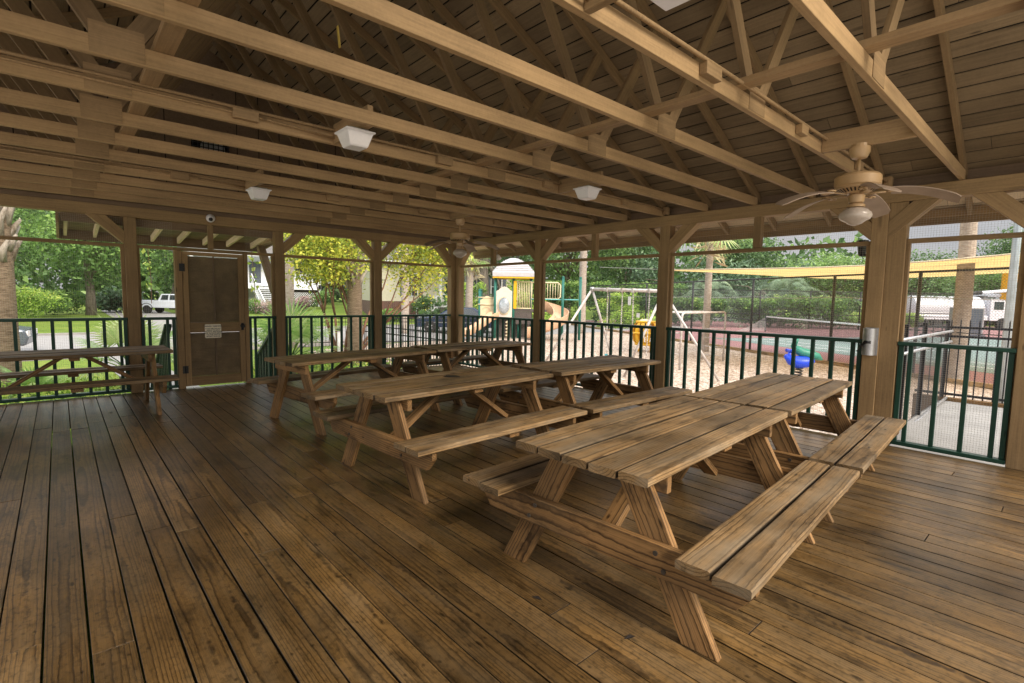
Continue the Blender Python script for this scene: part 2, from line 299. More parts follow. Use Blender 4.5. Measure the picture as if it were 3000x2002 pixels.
# ------------------------------------------------------------------ mesh builder
class MB:
    def __init__(s): s.v = []; s.f = []; s.g = []; s.r = []; s.mi = []; s.cur = 0; s.gm = []
    def add(s, vs, fs, gr=None, rnd=None, gm=None):
        o = len(s.v); s.gm += list(gm) if gm is not None else [0.0]*len(vs); s.v += [tuple(p) for p in vs]
        s.f += [tuple(i+o for i in f) for f in fs]; s.mi += [s.cur]*len(fs)
        r = random.random() if rnd is None else rnd
        off = (random.random()*40, random.uniform(-.06, .06), random.choice((-1, 1))*random.uniform(.035, .13))
        gr = gr if gr is not None else vs
        s.g += [(p[0]+off[0], p[1]+off[1], p[2]+off[2]) for p in gr]; s.r += [r]*len(vs)
        return s
    def hexa(s, a8, gr=None, rnd=None):
        return s.add(a8, [(0, 3, 2, 1), (4, 5, 6, 7), (0, 1, 5, 4), (1, 2, 6, 5), (2, 3, 7, 6), (3, 0, 4, 7)], gr, rnd)
    def box(s, x0, x1, y0, y1, z0, z1, rnd=None):
        vs = [(x0, y0, z0), (x1, y0, z0), (x1, y1, z0), (x0, y1, z0), (x0, y0, z1), (x1, y0, z1), (x1, y1, z1), (x0, y1, z1)]
        d = (x1-x0, y1-y0, z1-z0); ax = sorted(range(3), key=lambda i: -abs(d[i]))
        c = ((x0+x1)/2, (y0+y1)/2, (z0+z1)/2)
        gr = [tuple(p[i]-c[i] for i in ax) for p in vs]
        return s.hexa(vs, gr, rnd)
    def bar(s, a, b, w, h, up=(0, 0, 1), rnd=None):
        """beam from a to b: w across, h along 'up'"""
        a, b = Vector(a), Vector(b); d = (b-a); L = d.length; d.normalize()
        up = Vector(up); x = d.cross(up)
        if x.length < 1e-5: x = d.cross(Vector((1, 0, 0)))
        x.normalize(); u = x.cross(d).normalized()
        vs = []; gr = []
        for t, p in ((0, a), (1, b)):
            for i, j in ((-1, -1), (1, -1), (1, 1), (-1, 1)):
                vs.append(p+x*(i*w/2)+u*(j*h/2)); gr.append((t*L, j*h/2, i*w/2) if h >= w else (t*L, i*w/2, j*h/2))
        return s.hexa(vs, gr, rnd)
    def prism(s, poly, n, rnd=None, gr_along=None):
        """planar polygon (3-D points) pushed along n"""
        P = [Vector(p) for p in poly]; n = Vector(n); k = len(P)
        vs = P+[p+n for p in P]
        fs = [tuple(range(k-1, -1, -1)), tuple(range(k, 2*k))]+[(i, (i+1) % k, (i+1) % k+k, i+k) for i in range(k)]
        gr = None
        if gr_along is not None:
            d = Vector(gr_along).normalized(); q = n.normalized(); e = q.cross(d); c = sum(P, Vector())/k
            gr = [((p-c).dot(d), (p-c).dot(e), (p-c).dot(q)) for p in vs]
        return s.add(vs, fs, gr, rnd)
    def tube(s, pts, r, n=8, cap=True, rnd=None):
        pts = [Vector(p) for p in pts]; k = len(pts)
        rs = r if isinstance(r, (list, tuple)) else [r]*k
        vs = []; fs = []; prev = None
        for i, p in enumerate(pts):
            d = (pts[min(i+1, k-1)]-pts[max(i-1, 0)]).normalized()
            if prev is None:
                x = d.cross(Vector((0, 0, 1)))
                if x.length < 1e-3: x = d.cross(Vector((0, 1, 0)))
            else: x = prev-d*prev.dot(d)
            x.normalize(); prev = x; y = d.cross(x)
            for j in range(n):
                a = 2*PI*j/n; vs.append(p+(x*math.cos(a)+y*math.sin(a))*rs[i])
        for i in range(k-1):
            for j in range(n):
                fs.append((i*n+j, i*n+(j+1) % n, (i+1)*n+(j+1) % n, (i+1)*n+j))
        if cap: fs += [tuple(range(n-1, -1, -1)), tuple(range((k-1)*n, k*n))]
        return s.add(vs, fs, None, rnd)
    def lathe(s, prof, c=(0, 0, 0), n=16, rnd=None):
        vs = []; fs = []; k = len(prof)
        for r, z in prof:
            for j in range(n):
                a = 2*PI*j/n; vs.append((c[0]+r*math.cos(a), c[1]+r*math.sin(a), c[2]+z))
        for i in range(k-1):
            for j in range(n): fs.append((i*n+j, i*n+(j+1) % n, (i+1)*n+(j+1) % n, (i+1)*n+j))
        fs += [tuple(range(n-1, -1, -1)), tuple(range((k-1)*n, k*n))]
        return s.add(vs, fs, None, rnd)
    def quad(s, a, b, c, d, rnd=None): return s.add([a, b, c, d], [(0, 1, 2, 3)], None, rnd)
    def build(s, name, mats, parent=None, smooth_=False, bevel=0.0, kind=None, angle=None):
        me = bpy.data.meshes.new(name); me.from_pydata(s.v, [], s.f); me.validate(); me.update()
        if len(me.vertices) == len(s.g):
            at = me.attributes.new('gr', 'FLOAT_VECTOR', 'POINT'); at.data.foreach_set('vector', np.array(s.g, 'f').ravel())
            at = me.attributes.new('rnd', 'FLOAT', 'POINT'); at.data.foreach_set('value', np.array(s.r, 'f'))
            if any(s.gm): at = me.attributes.new('gap_shade', 'FLOAT', 'POINT'); at.data.foreach_set('value', np.array(s.gm, 'f'))
        for mm in (mats if isinstance(mats, (list, tuple)) else [mats]): me.materials.append(M[mm] if isinstance(mm, str) else mm)
        if len(me.polygons) == len(s.mi): me.polygons.foreach_set('material_index', s.mi)
        if smooth_:
            me.polygons.foreach_set('use_smooth', [True]*len(me.polygons))
            if angle: me.set_sharp_from_angle(angle=rad(angle))
        o = bpy.data.objects.new(name, me); COL.objects.link(o)
        if parent is not None: o.parent = parent
        if bevel:
            bv = o.modifiers.new('edge', 'BEVEL'); bv.width = bevel; bv.segments = 2; bv.limit_method = 'ANGLE'; bv.angle_limit = rad(40)
        if kind: o['kind'] = kind
        return o

def thing(name, label, cat, loc=(0, 0, 0), rz=0.0, group=None):
    o = bpy.data.objects.new(name, None); COL.objects.link(o); o.empty_display_size = 0.1
    o.location = loc; o.rotation_euler = (0, 0, rz); o['label'] = label; o['category'] = cat
    if group: o['group'] = group
    return o
def tag(o, label, cat, group=None, loc=None, rz=None, kind=None):
    o['label'] = label; o['category'] = cat
    if group: o['group'] = group
    if loc is not None: o.location = loc
    if rz is not None: o.rotation_euler = (0, 0, rz)
    if kind: o['kind'] = kind
    return o
def dup(root, loc, rz, label, group=None):
    def cp(o, par):
        c = o.copy(); COL.objects.link(c)
        if par is not None: c.parent = par
        for ch in list(o.children): cp(ch, c)
        return c
    r = cp(root, None); r.location = loc; r.rotation_euler = (0, 0, rz); r['label'] = label
    if group: r['group'] = group
    return r

def cards(name, cen, size, mat, parent=None, nrm=None, rnd=None, aspect=0.55, jitter=1.0, upbias=0.35):
    """many small leaf-shaped faces at the given centres (numpy N x 3)"""
    n = len(cen); cen = np.asarray(cen, float)
    d = rng.normal(size=(n, 3)); 
    if nrm is not None: d = d*jitter+np.asarray(nrm)*1.2
    d[:, 2] += upbias; d /= np.linalg.norm(d, axis=1)[:, None]
    t = rng.normal(size=(n, 3)); u = np.cross(d, t); u /= np.linalg.norm(u, axis=1)[:, None]+1e-9; v = np.cross(d, u)
    s = (np.ones(n)*size if np.isscalar(size) else np.asarray(size))*rng.uniform(0.6, 1.35, n)
    u = u*(s*0.5)[:, None]; v = v*(s*0.5*aspect)[:, None]
    P = np.stack([cen-u, cen-v+u*.15, cen+u, cen+v+u*.15], 1).reshape(-1, 3)
    me = bpy.data.meshes.new(name)
    me.vertices.add(4*n); me.vertices.foreach_set('co', P.astype('f').ravel())
    me.loops.add(4*n); me.loops.foreach_set('vertex_index', np.arange(4*n, dtype='i'))
    me.polygons.add(n); me.polygons.foreach_set('loop_start', np.arange(0, 4*n, 4, dtype='i'))
    me.update(calc_edges=True)
    rn = rng.random(n) if rnd is None else np.asarray(rnd)
    at = me.attributes.new('rnd', 'FLOAT', 'POINT'); at.data.foreach_set('value', np.repeat(np.clip(rn, 0, 1), 4).astype('f'))
    me.materials.append(M[mat] if isinstance(mat, str) else mat)
    o = bpy.data.objects.new(name, me); COL.objects.link(o)
    if parent is not None: o.parent = parent
    return o
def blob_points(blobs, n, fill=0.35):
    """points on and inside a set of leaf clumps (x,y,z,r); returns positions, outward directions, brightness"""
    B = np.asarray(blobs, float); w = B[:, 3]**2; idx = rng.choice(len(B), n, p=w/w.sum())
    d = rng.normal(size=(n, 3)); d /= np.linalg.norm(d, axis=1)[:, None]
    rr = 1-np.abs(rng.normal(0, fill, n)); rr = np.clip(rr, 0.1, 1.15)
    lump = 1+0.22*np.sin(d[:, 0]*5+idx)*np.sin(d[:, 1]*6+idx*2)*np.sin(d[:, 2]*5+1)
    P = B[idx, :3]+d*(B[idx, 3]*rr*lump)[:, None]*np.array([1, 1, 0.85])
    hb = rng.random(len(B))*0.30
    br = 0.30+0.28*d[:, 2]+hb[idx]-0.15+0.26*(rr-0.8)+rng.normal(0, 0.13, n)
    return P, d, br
def crown_blobs(rx, rz, zc, k, br=(0.28, 0.45)):
    out = []
    for i in range(k):
        while True:
            p = rng.uniform(-1, 1, 3)
            if np.linalg.norm(p) < 1: break
        r = rng.uniform(*br)*min(rx, rz*1.3)
        out.append((p[0]*(rx-r*.6), p[1]*(rx-r*.6), zc+p[2]*(rz-r*.6), r))
    return out
TREE = {}
def tree(name, label, x, y, h, rx, cz=0.6, rz=None, mat='leafdark', barkm='oakbark', leaf=0.42, n=5200, k=26, tr=0.22, group=None, key=None, lean=0.0, z=None, cat='tree', fill=0.3):
    z0 = gh(x, y) if z is None else z
    t = thing(name, label, cat, (x, y, z0), random.uniform(0, 6.28), group)
    rz_ = rz or h*(1-cz)*1.0
    if key and key in TREE:
        src = TREE[key]
        for ch in src.children:
            c = ch.copy(); COL.objects.link(c); c.parent = t
        f = h/src['hh']; t.scale = (rx/src['rr'], rx/src['rr'], f)
        return t
    zc = h-rz_
    mb = MB(); top = Vector((lean, 0, zc+rz_*0.2))
    mb.tube([(0, 0, -0.1), (lean*.2, .03, h*.15), (lean*.5, -.05, h*.32), top], [tr*1.35, tr, tr*.8, tr*.3], 9)
    bl = crown_blobs(rx, rz_, zc, k)
    for q in bl[:9]:
        s0 = Vector((lean*.45, 0, h*random.uniform(.24, .42))); e = Vector(q[:3])
        mb.tube([s0, s0.lerp(e, .5)+Vector((0, 0, .06*h)), e], [tr*.5, tr*.3, tr*.08], 6)
    mb.build('trunk', barkm, t, True)
    P, d, b_ = blob_points(bl, n, fill)
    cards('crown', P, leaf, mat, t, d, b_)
    t['hh'] = h; t['rr'] = rx
    if key: TREE[key] = t
    return t
def bush(name, label, x, y, rx, ry, h, mat='hedge', leaf=0.12, n=1600, group=None, rz=0.0, cat='shrub', z=None, k=12, boxy=False):
    z0 = gh(x, y) if z is None else z
    bl = []
    for i in range(k):
        a = rng.uniform(0, 6.28); q = math.sqrt(rng.random())*0.72
        if boxy: px, py = rng.uniform(-.9, .9)*rx, rng.uniform(-.7, .7)*ry
        else: px, py = math.cos(a)*q*rx, math.sin(a)*q*ry
        hh = h*(1 if boxy else (1-0.45*q*q)); r = min(rx, ry, h)*rng.uniform(.38, .55)
        zz = rng.uniform(r*.7, max(r*.75, hh-r)); bl.append((px, py, zz, r))
        bl.append((px, py, max(r*.8, hh-r), r))
    P, d, b_ = blob_points(bl, n, 0.25)
    P[:, 2] = np.abs(P[:, 2])
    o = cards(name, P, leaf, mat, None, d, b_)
    return tag(o, label, cat, group, (x, y, z0), rz)

# ================================================================== SETTING
def sheet(name, pts, z, mat):
    mb = MB(); mb.add([(p[0], p[1], z) for p in pts], [tuple(range(len(pts)))])
    return mb.build(name, mat, kind='structure')
# lawn: one sheet to the horizon, gently rising beyond the road
mb = MB(); xs = [-600, -300, -150]+[-100+4*i for i in range(26)]+[20, 60, 150, 300, 600]; ys = [-600, -300, -150]+[-60+5*i for i in range(25)]+[90, 150, 300, 600]
vs = [(x, y, gh(x, y)) for y in ys for x in xs]; W_ = len(xs)
mb.add(vs, [(j*W_+i, j*W_+i+1, (j+1)*W_+i+1, (j+1)*W_+i) for j in range(len(ys)-1) for i in range(W_-1)])
mb.build('ground', 'lawn', kind='structure', smooth_=True)
sheet('road', [(-21.3, -300), (-13.2, -300), (-13.2, 300), (-21.3, 300)], GZ+.008, 'road')
sheet('road_shoulder', [(-13.2, -300), (-10.9, -300), (-10.9, 300), (-13.2, 300)], GZ+.006, 'shoulder')
mb = MB(); mb.box(-21.5, -21.3, -300, 300, GZ-.1, GZ+.10); mb.build('kerb', 'concrete', kind='structure')
sheet('driveway', [(-21.3, -3.4), (-21.3, 1.4), (-58, 2.0), (-58, -3.0)], GZ+.012, 'road')
sheet('parking_area', [(-10.9, 4.6), (-10.9, 30), (-19, 30), (-14.5, 4.6)], GZ+.016, 'road')
sheet('footpath', [(-1.4, -4.9), (-1.4, -3.9), (-10.9, -4.2), (-10.9, -5.4)], GZ+.014, 'concrete')
# wood chips of the play area, between the deck and the court
EA, EB = (7.9, 10.34), (-24.0, 26.4)               # near edge of the tennis court
sheet('wood_chip_ground', [(-9.5, 0.3), (16, -.4), (16, 6.26), EA, (-3.48, 16.07), EB, (-24, 20), (-12.5, 12)], GZ+.010, 'chips')
mb = MB(); mb.bar((16, 6.26, GZ+.06), (-24.0, 26.4, GZ+.06), 0.14, 0.14); mb.build('timber_edging', 'table', kind='structure')
def nrm2(a, b):
    d = Vector((b[0]-a[0], b[1]-a[1], 0)).normalized(); return d, Vector((-d.y, d.x, 0))
cd, cn = Vector((-0.893, 0.45, 0)).normalized(), Vector((0.45, 0.893, 0)).normalized()
c0 = Vector((2.04, 13.29, 0))
def cp_(s, t): p = c0+cd*s+cn*t; return (p.x, p.y)
sheet('tennis_court', [cp_(-24, .1), cp_(30, .1), cp_(30, 44), cp_(-24, 44)], GZ+.014, 'courtred')
sheet('tennis_court_playing_surface', [cp_(-22, 3.3), cp_(9.0, 3.3), cp_(9.0, 22), cp_(-22, 22)], GZ+.020, 'courtgreen')
mb = MB()
def cline(a, b, w=0.09):
    a, b = Vector(a+(0,)), Vector(b+(0,)); d = (b-a).normalized(); q = Vector((-d.y, d.x, 0))*w/2
    mb.quad(a-q, b-q, b+q, a+q)
for a, b in (((-20, 4.6), (8, 4.6)), ((-20, 6.0), (8, 6.0)), ((-20, 14.2), (8, 14.2)), ((-20, 15.6), (8, 15.6)), ((8, 4.6), (8, 15.6)), ((-16, 6.0), (-16, 14.2)), ((2, 6.0), (2, 14.2))): cline(cp_(*a), cp_(*b))
o = mb.build('court_line', 'line', kind='structure'); o.location = (0, 0, GZ+.026)
mb = MB()
for a, b in (((-18, 1.6), (-5.4, 2.0)), ((-18, 3.6), (-5.8, 2.7))): cline(cp_(*a), cp_(*b), .07)
o = mb.build('court_line', 'lineyel', kind='structure'); o.location = (0, 0, GZ+.027)
sheet('bounce_slab', [(9.9, -.4), (60, -.4), (60, -60), (-4, -60), (-4, -9.2), (9.9, -9.2)], GZ+.011, 'bounceslab')  # unseen pale slab, added to bounce neutral light into the pavilion
mb = MB(); mb.box(7.28, 10.5, 0.22, 4.05, -0.62, -0.06); mb.build('concrete_landing', 'concrete', kind='structure', bevel=.01)
mb = MB(); mb.box(6.95, 10.5, 4.1, 4.24, -0.6, -0.02); mb.build('landing_kerb', 'leg', kind='structure')

def board(mb, x0, x1, y0, y1, z0, z1):
    c = 0.0016; cx, cy_ = (x0+x1)/2, (y0+y1)/2; r = random.random()
    top = [(x0+c, y0+c, z1), (x1-c, y0+c, z1), (x1-c, y1-c, z1), (x0+c, y1-c, z1)]
    rim = [(x0, y0, z1-c), (x1, y0, z1-c), (x1, y1, z1-c), (x0, y1, z1-c)]; low = [(p[0], p[1], z0) for p in rim]
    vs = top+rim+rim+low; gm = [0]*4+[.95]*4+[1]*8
    fs = [(0, 1, 2, 3)]+[(4+i, 4+(i+1) % 4, (i+1) % 4, i) for i in range(4)]+[(12+i, 12+(i+1) % 4, 8+(i+1) % 4, 8+i) for i in range(4)]+[(15, 14, 13, 12)]
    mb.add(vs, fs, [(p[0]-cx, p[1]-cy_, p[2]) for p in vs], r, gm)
# deck floor: boards running along x with butt joints
mb = MB(); y = -8.905
while y < 0.02:
    x = -0.06; w = random.uniform(.1305, .1360) if (y < -5.6 or y > -3.9) else random.uniform(.1335, .1372)
    x -= random.uniform(0, 3)*0
    first = random.uniform(0.8, 4.6)
    while x < XE:
        L = first if first else random.choice((2.44, 3.05, 3.66, 4.27, 4.88)); first = None
        x1 = min(XE, x+L); dz = random.uniform(-.0015, .0015)
        board(mb, x+.0022, x1-.0022, y, min(y+w, .03), -.035, dz); x = x1
    y += 0.140
mb.build('floor', 'floor', kind='structure')
mb = MB(); mb.box(-.10, -.065, -8.95, .10, -.40, -.012); mb.box(-.065, XE, .17, .20, -.40, -.07); mb.build('deck_skirt', 'tandark', kind='structure')
# floor debris: a few dry leaves
for i, (x, y, a, lab) in enumerate(((7.05, -4.52, .3, 'small dark leaf on the deck just left of the nearest table foot'), (7.5, -4.42, 1.2, 'dark twig-like leaf touching the nearest table foot'), (1.25, -5.75, .8, 'dry leaf on the boards in front of the left railing'))):
    mb = MB(); mb.add([(-.028, 0, 0), (0, -.010, .004), (.03, 0, .001), (0, .012, .006)], [(0, 1, 2, 3)])
    tag(mb.build('fallen_leaf', 'fandark'), lab, 'leaf', 'leaves fallen on the deck', (x, y, .004), a)

# ================================================================== PAVILION FRAME
ZB, ZBT = 2.407, 2.545                        # beam under / top
HB, HT = 2.007, 2.050                         # screen header trim
def WT(wall, x, y=0.0):                       # wall frame -> world
    return (x, y, 0) if wall == 'R' else (-y, x, 0)
def WR(wall): return 0.0 if wall == 'R' else PI/2
def post(wall, x0, x1, braces, label, extra=None, jamb=True):
    xc = (x0+x1)/2; t = thing('wooden_post', label, 'post', WT(wall, xc), WR(wall), 'posts carrying the pavilion roof')
    a, b_ = x0-xc, x1-xc
    mb = MB(); mb.box(a, b_, 0, .14, 0, ZB-.001)
    if extra: mb.box(b_+.001, extra-xc, .012, .13, 0, ZB-.001); b2 = extra-xc
    else: b2 = b_
    mb.build('shaft', 'tan', t, bevel=.005)
    mb = MB()
    if jamb: mb.box(a-.044, a-.001, .05, .11, .065, HB)
    mb.box(b2+.001, b2+.03, .05, .11, .065, HB)
    mb.build('jamb', 'tan', t, bevel=.003)
    for sgn in braces:
        e = a if sgn < 0 else b_
        poly = [(e+sgn*.001, .002, 2.05), (e+sgn*.39, .002, ZB-.001), (e+sgn*.185, .002, ZB-.001), (e+sgn*.001, .002, 2.225)]
        if sgn > 0: poly = poly[::-1]
        mb = MB(); mb.prism(poly, (0, .135, 0), None, (sgn, 0, 1)); mb.build('knee_brace', 'tan', t, bevel=.004)
    return t
t = thing('wooden_post', 'corner post where the two screened walls meet, behind the far ceiling fan', 'post', (0, 0, 0), 0, 'posts carrying the pavilion roof')
mb = MB(); mb.box(-.14, 0, -.105, .14, 0, ZB-.001); mb.build('shaft', 'tan', t, bevel=.005)
mb = MB(); mb.box(.001, .11, .001, .14, 0, ZB-.001); mb.build('shaft', 'tan', t, bevel=.005)
mb = MB(); mb.prism([(.112, .002, 2.04), (.44, .002, ZB-.001), (.24, .002, ZB-.001), (.112, .002, 2.2)][::-1], (0, .13, 0), None, (1, 0, 1)); mb.build('knee_brace', 'tan', t)
mb = MB(); mb.prism([(-.002, -.107, 2.03), (-.002, -.46, ZB-.001), (-.002, -.25, ZB-.001), (-.002, -.107, 2.2)], (-.13, 0, 0), None, (0, -1, 1)); mb.build('knee_brace', 'tan', t)
post('R', 2.329, 2.470, (-1, 1), 'brown post with two knee braces, next right of the far corner')
post('R', 4.769, 4.914, (-1, 1), 'brown post with two knee braces, between the swing set and the sail')
post('R', 7.187, 7.324, (-1, 1), 'wide double post by the near ceiling fan, holding the grey metal cylinder', extra=7.474)
post('R', 8.313, 8.455, (-1,), 'brown post cut off by the right edge of the photo', extra=8.60)
post('L', -1.804, -1.661, (-1, 1), 'brown post in front of the crape myrtle, nearest the far corner')
post('L', -3.520, -3.389, (1,), 'brown post right of the screen door, behind the farthest tables')
post('L', -5.445, -5.309, (-1,), 'brown post left of the screen door, behind the lone table')
post('L', -7.30, -7.16, (1,), 'brown post at the left edge of the photo beside the thick palm')
# wall beams
mb = MB(); mb.box(-.14, XE, .001, .14, ZB, ZBT); tag(mb.build('wall_beam', 'tan', bevel=.005), 'long painted beam over the playground side railing', 'beam')
mb = MB(); mb.box(-.14, 0, -8.8, 0.0, ZB, ZBT); tag(mb.build('wall_beam', 'tan', bevel=.005), 'long painted beam over the screen door side', 'beam')
# screens: header trim, mid stud, woven mesh
def screen(wall, x0, x1, label, stud=None, mesh=True, zb=.06, sw=.085):
    t = thing('insect_screen', label, 'screen', WT(wall, x0), WR(wall), 'insect screens between the posts')
    L = x1-x0
    mb = MB(); mb.box(.003, L-.003, .045, .10, HB, HT); mb.build('header_trim', 'tan', t, bevel=.003)
    if stud:
        mb = MB(); mb.box(stud-x0-sw/2, stud-x0+sw/2, .02, .10, HT+.001, ZB-.001); mb.build('stud', 'tan', t, bevel=.003)
    if mesh:
        mb = MB(); mb.quad((.0, .115, zb), (L, .115, zb), (L, .115, ZB), (0, .115, ZB)); mb.build('mesh', 'screen', t)
screen('R', .11, 2.329, 'screen bay facing the play structure roof', 1.15)
screen('R', 2.47, 4.769, 'screen bay facing the swing set', 3.60)
screen('R', 4.914, 7.187, 'screen bay facing the tennis net and yellow sail', 6.05)
screen('R', 7.474, 8.313, 'narrow screen bay facing the white trucks')
screen('L', -1.661, -.105, 'screen bay behind the far ceiling fan, facing the sedan')
screen('L', -3.389, -1.804, 'screen bay in front of the crape myrtle trunks')
screen('L', -5.309, -4.885, 'narrow screen strip left of the door, facing the pickup')
screen('L', -3.93, -3.52, 'narrow screen strip right of the door, facing the white house stairs')
screen('L', -7.16, -5.445, 'screen bay behind the lone table, facing the oak and round shrubs')
# railings
def railing(wall, x0, x1, label, n):
    t = thing('railing', label, 'railing', WT(wall, x0), WR(wall), 'green railings around the deck')
    L = x1-x0
    mb = MB(); mb.box(.002, L-.002, .004, .094, 1.012, 1.05); mb.build('handrail', 'green', t, bevel=.005)
    mb = MB(); mb.box(.002, L-.002, .004, .094, .022, .060); mb.build('bottom_rail', 'green', t, bevel=.005)
    b0 = None; xsn = [L*(i+.5)/n for i in range(n)]
    for i, xb in enumerate(xsn):
        if b0 is None:
            mb = MB(); mb.box(-.018, .018, .03, .066, .061, 1.011); b0 = mb.build('baluster', 'green', t, bevel=.003); b0.location = (xb, 0, 0)
        else:
            c = b0.copy(); COL.objects.link(c); c.parent = t; c.location = (xb, 0, 0)
    for xb in (.03, L-.03):
        mb = MB(); mb.box(xb-.02, xb+.02, .028, .068, .061, 1.011); mb.build('end_baluster', 'green', t, bevel=.003)
railing('R', .0, 2.329, 'green railing in front of the play structure, from the far corner', 15)
railing('R', 2.47, 4.769, 'green railing in front of the swing set', 13)
railing('R', 4.914, 7.187, 'green railing in front of the tennis court and spring rider', 12)
railing('R', 7.474, 8.313, 'short green railing in front of the concrete landing', 4)
railing('L', -1.661, 0.0, 'green railing in front of the dark sedan, ending at the far corner', 10)
railing('L', -3.389, -1.804, 'green railing in front of the right palmetto', 9)
railing('L', -3.935, -3.52, 'very short green railing right of the screen door', 2)
railing('L', -5.309, -4.885, 'very short green railing left of the screen door', 2)
railing('L', -7.16, -5.445, 'green railing behind the lone picnic table', 10)

# ------------------------------------------------------------------ roof
YR = -4.40; SL = 0.5
def ru(y): return 2.64+SL*(-y) if y > YR else 2.64+SL*(y-2*YR)       # rafter underside
mb = MB(); n_ = 0
slen = math.hypot(1, SL)
for side in (1, -1):
    s = 0.0; total = (0.70-YR)*slen
    while s < total:
        w = .138; y0 = YR+(s/slen)*1.0; y1 = YR+min(s+w, total)/slen
        def P(y, dz):
            z = 2.64-SL*y+.1015+dz
            return (y if side > 0 else 2*YR-y, z)
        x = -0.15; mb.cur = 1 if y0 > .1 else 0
        first = random.uniform(.6, 3.6)
        while x < XE:
            L = first or random.choice((2.44, 3.66, 4.88)); first = None; x1 = min(XE, x+L)
            a0, a1, b0, b1 = P(y0, 0), P(y1, 0), P(y0, .008), P(y1, .008); tz = random.uniform(-.002, .002)
            vs = [(x+.002, a0[0], a0[1]+tz), (x1-.002, a0[0], a0[1]+tz), (x1-.002, a1[0], a1[1]), (x+.002, a1[0], a1[1]), (x+.002, b0[0], b0[1]), (x1-.002, b0[0], b0[1]), (x1-.002, b1[0], b1[1]), (x+.002, b1[0], b1[1])]
            gr = [(p[0]-x, (q-.5)*w, dz) for p, q, dz in zip(vs, (0, 0, 1, 1, 0, 0, 1, 1), (0, 0, 0, 0, .008, .008, .008, .008))]
            if side > 0: mb.hexa(vs, gr)
            else: mb.add(vs, [(0, 1, 2, 3), (4, 7, 6, 5), (0, 4, 5, 1), (1, 5, 6, 2), (2, 6, 7, 3), (3, 7, 4, 0)], gr)
            x = x1
        s += 0.157
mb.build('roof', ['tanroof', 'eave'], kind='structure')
mb = MB()
for side in (1, -1):
    ye = .76 if side > 0 else 2*YR-.76; ze = 2.64-SL*.76+.128; zr = 2.64-SL*YR+.128
    mb.prism([(-.3, ye, ze), (XE+.1, ye, ze), (XE+.1, YR, zr), (-.3, YR, zr)], (0, 0, .03))
mb.build('roof_covering', ['dark', 'shingle'], kind='structure')
# fascia and frieze boards
mb = MB(); mb.box(-.3, XE, .66, .698, 2.315, 2.40); mb.box(-.3, XE, .70, .722, 2.245, 2.40)
tag(mb.build('fascia_board', 'tan', bevel=.004), 'long brown fascia board at the eave above the playground', 'fascia')
mb = MB(); mb.box(-.1, XE, .142, .162, 2.546, 2.66); tag(mb.build('frieze_board', 'tandark'), 'dark board closing the gap above the playground side beam', 'board')
# trusses
def make_truss(label):
    t = thing('roof_truss', label, 'truss', (0, 0, 0), 0, 'roof trusses of the pavilion')
    mb = MB(); mb.box(-.018, .018, -8.86, .06, ZBT+.001, 2.635); mb.build('bottom_chord', 'tan', t, bevel=.003)
    for sd in (1, -1):
        def yy(y): return y if sd > 0 else 2*YR-y
        z0 = 2.64
        poly = [(-.019, yy(.655), z0-SL*.655), (-.019, yy(YR+.001), z0-SL*YR), (-.019, yy(YR+.001), z0-SL*YR+.1), (-.019, yy(.655), z0-SL*.655+.1)]
        if sd > 0: poly = poly[::-1]
        mb = MB(); mb.prism(poly, (.038, 0, 0), None, (0, -1*sd, .5)); mb.build('rafter', 'tanmid', t, bevel=.003)
        pb = yy(-2.96); mb = MB(); mb.bar((0, pb, 2.61), (0, yy(YR+.05), 4.80), .034, .089, (0, 1, 0)); mb.build('web', 'tanmid', t, bevel=.002)
        mb = MB(); mb.bar((0, yy(-2.90), 2.61), (0, yy(-2.17), 3.73), .033, .089, (0, 1, 0)); mb.build('web', 'tanmid', t, bevel=.002)
        mb = MB()
        for xs_ in (-.0215, .0185):
            mb.box(xs_, xs_+.003, yy(-2.93)-.11, yy(-2.93)+.11, 2.552, 2.70)
        mb.build('nail_plate', 'tan', t)
    return t
ORD = 'second third fourth fifth sixth seventh eighth ninth tenth eleventh twelfth'.split()
tr0 = make_truss('roof truss nearest the dark gable wall'); tr0.location = (.487, 0, 0)
NOTE = {3: 'painted roof truss carrying conduit beside the far ceiling fan', 7: 'painted roof truss carrying conduit beside the middle ceiling lights', 11: 'painted roof truss carrying conduit beside the near ceiling fan', 12: 'painted roof truss on the right side of the near ceiling fan', 13: 'roof truss nearest the camera, at the top right of the photo'}
for i in range(1, 15):
    xk = .487+.6133*i
    dup(tr0, (xk, 0, 0), 0, NOTE.get(i, 'painted roof truss, %s one counted out from the dark gable wall' % (ORD[i-1] if i < 12 else 'last')) if i < 14 else ('roof truss just behind the camera'), 'roof trusses of the pavilion')
for yb, lab in ((-3.16, 'flat lateral brace lying across the trusses on the playground side'), (-5.68, 'flat lateral brace lying across the trusses left of the ridge')):
    mb = MB(); mb.box(.2, 9.6, yb-.045, yb+.045, 2.6365, 2.676); tag(mb.build('roof_brace', 'tan', bevel=.003), lab, 'brace')
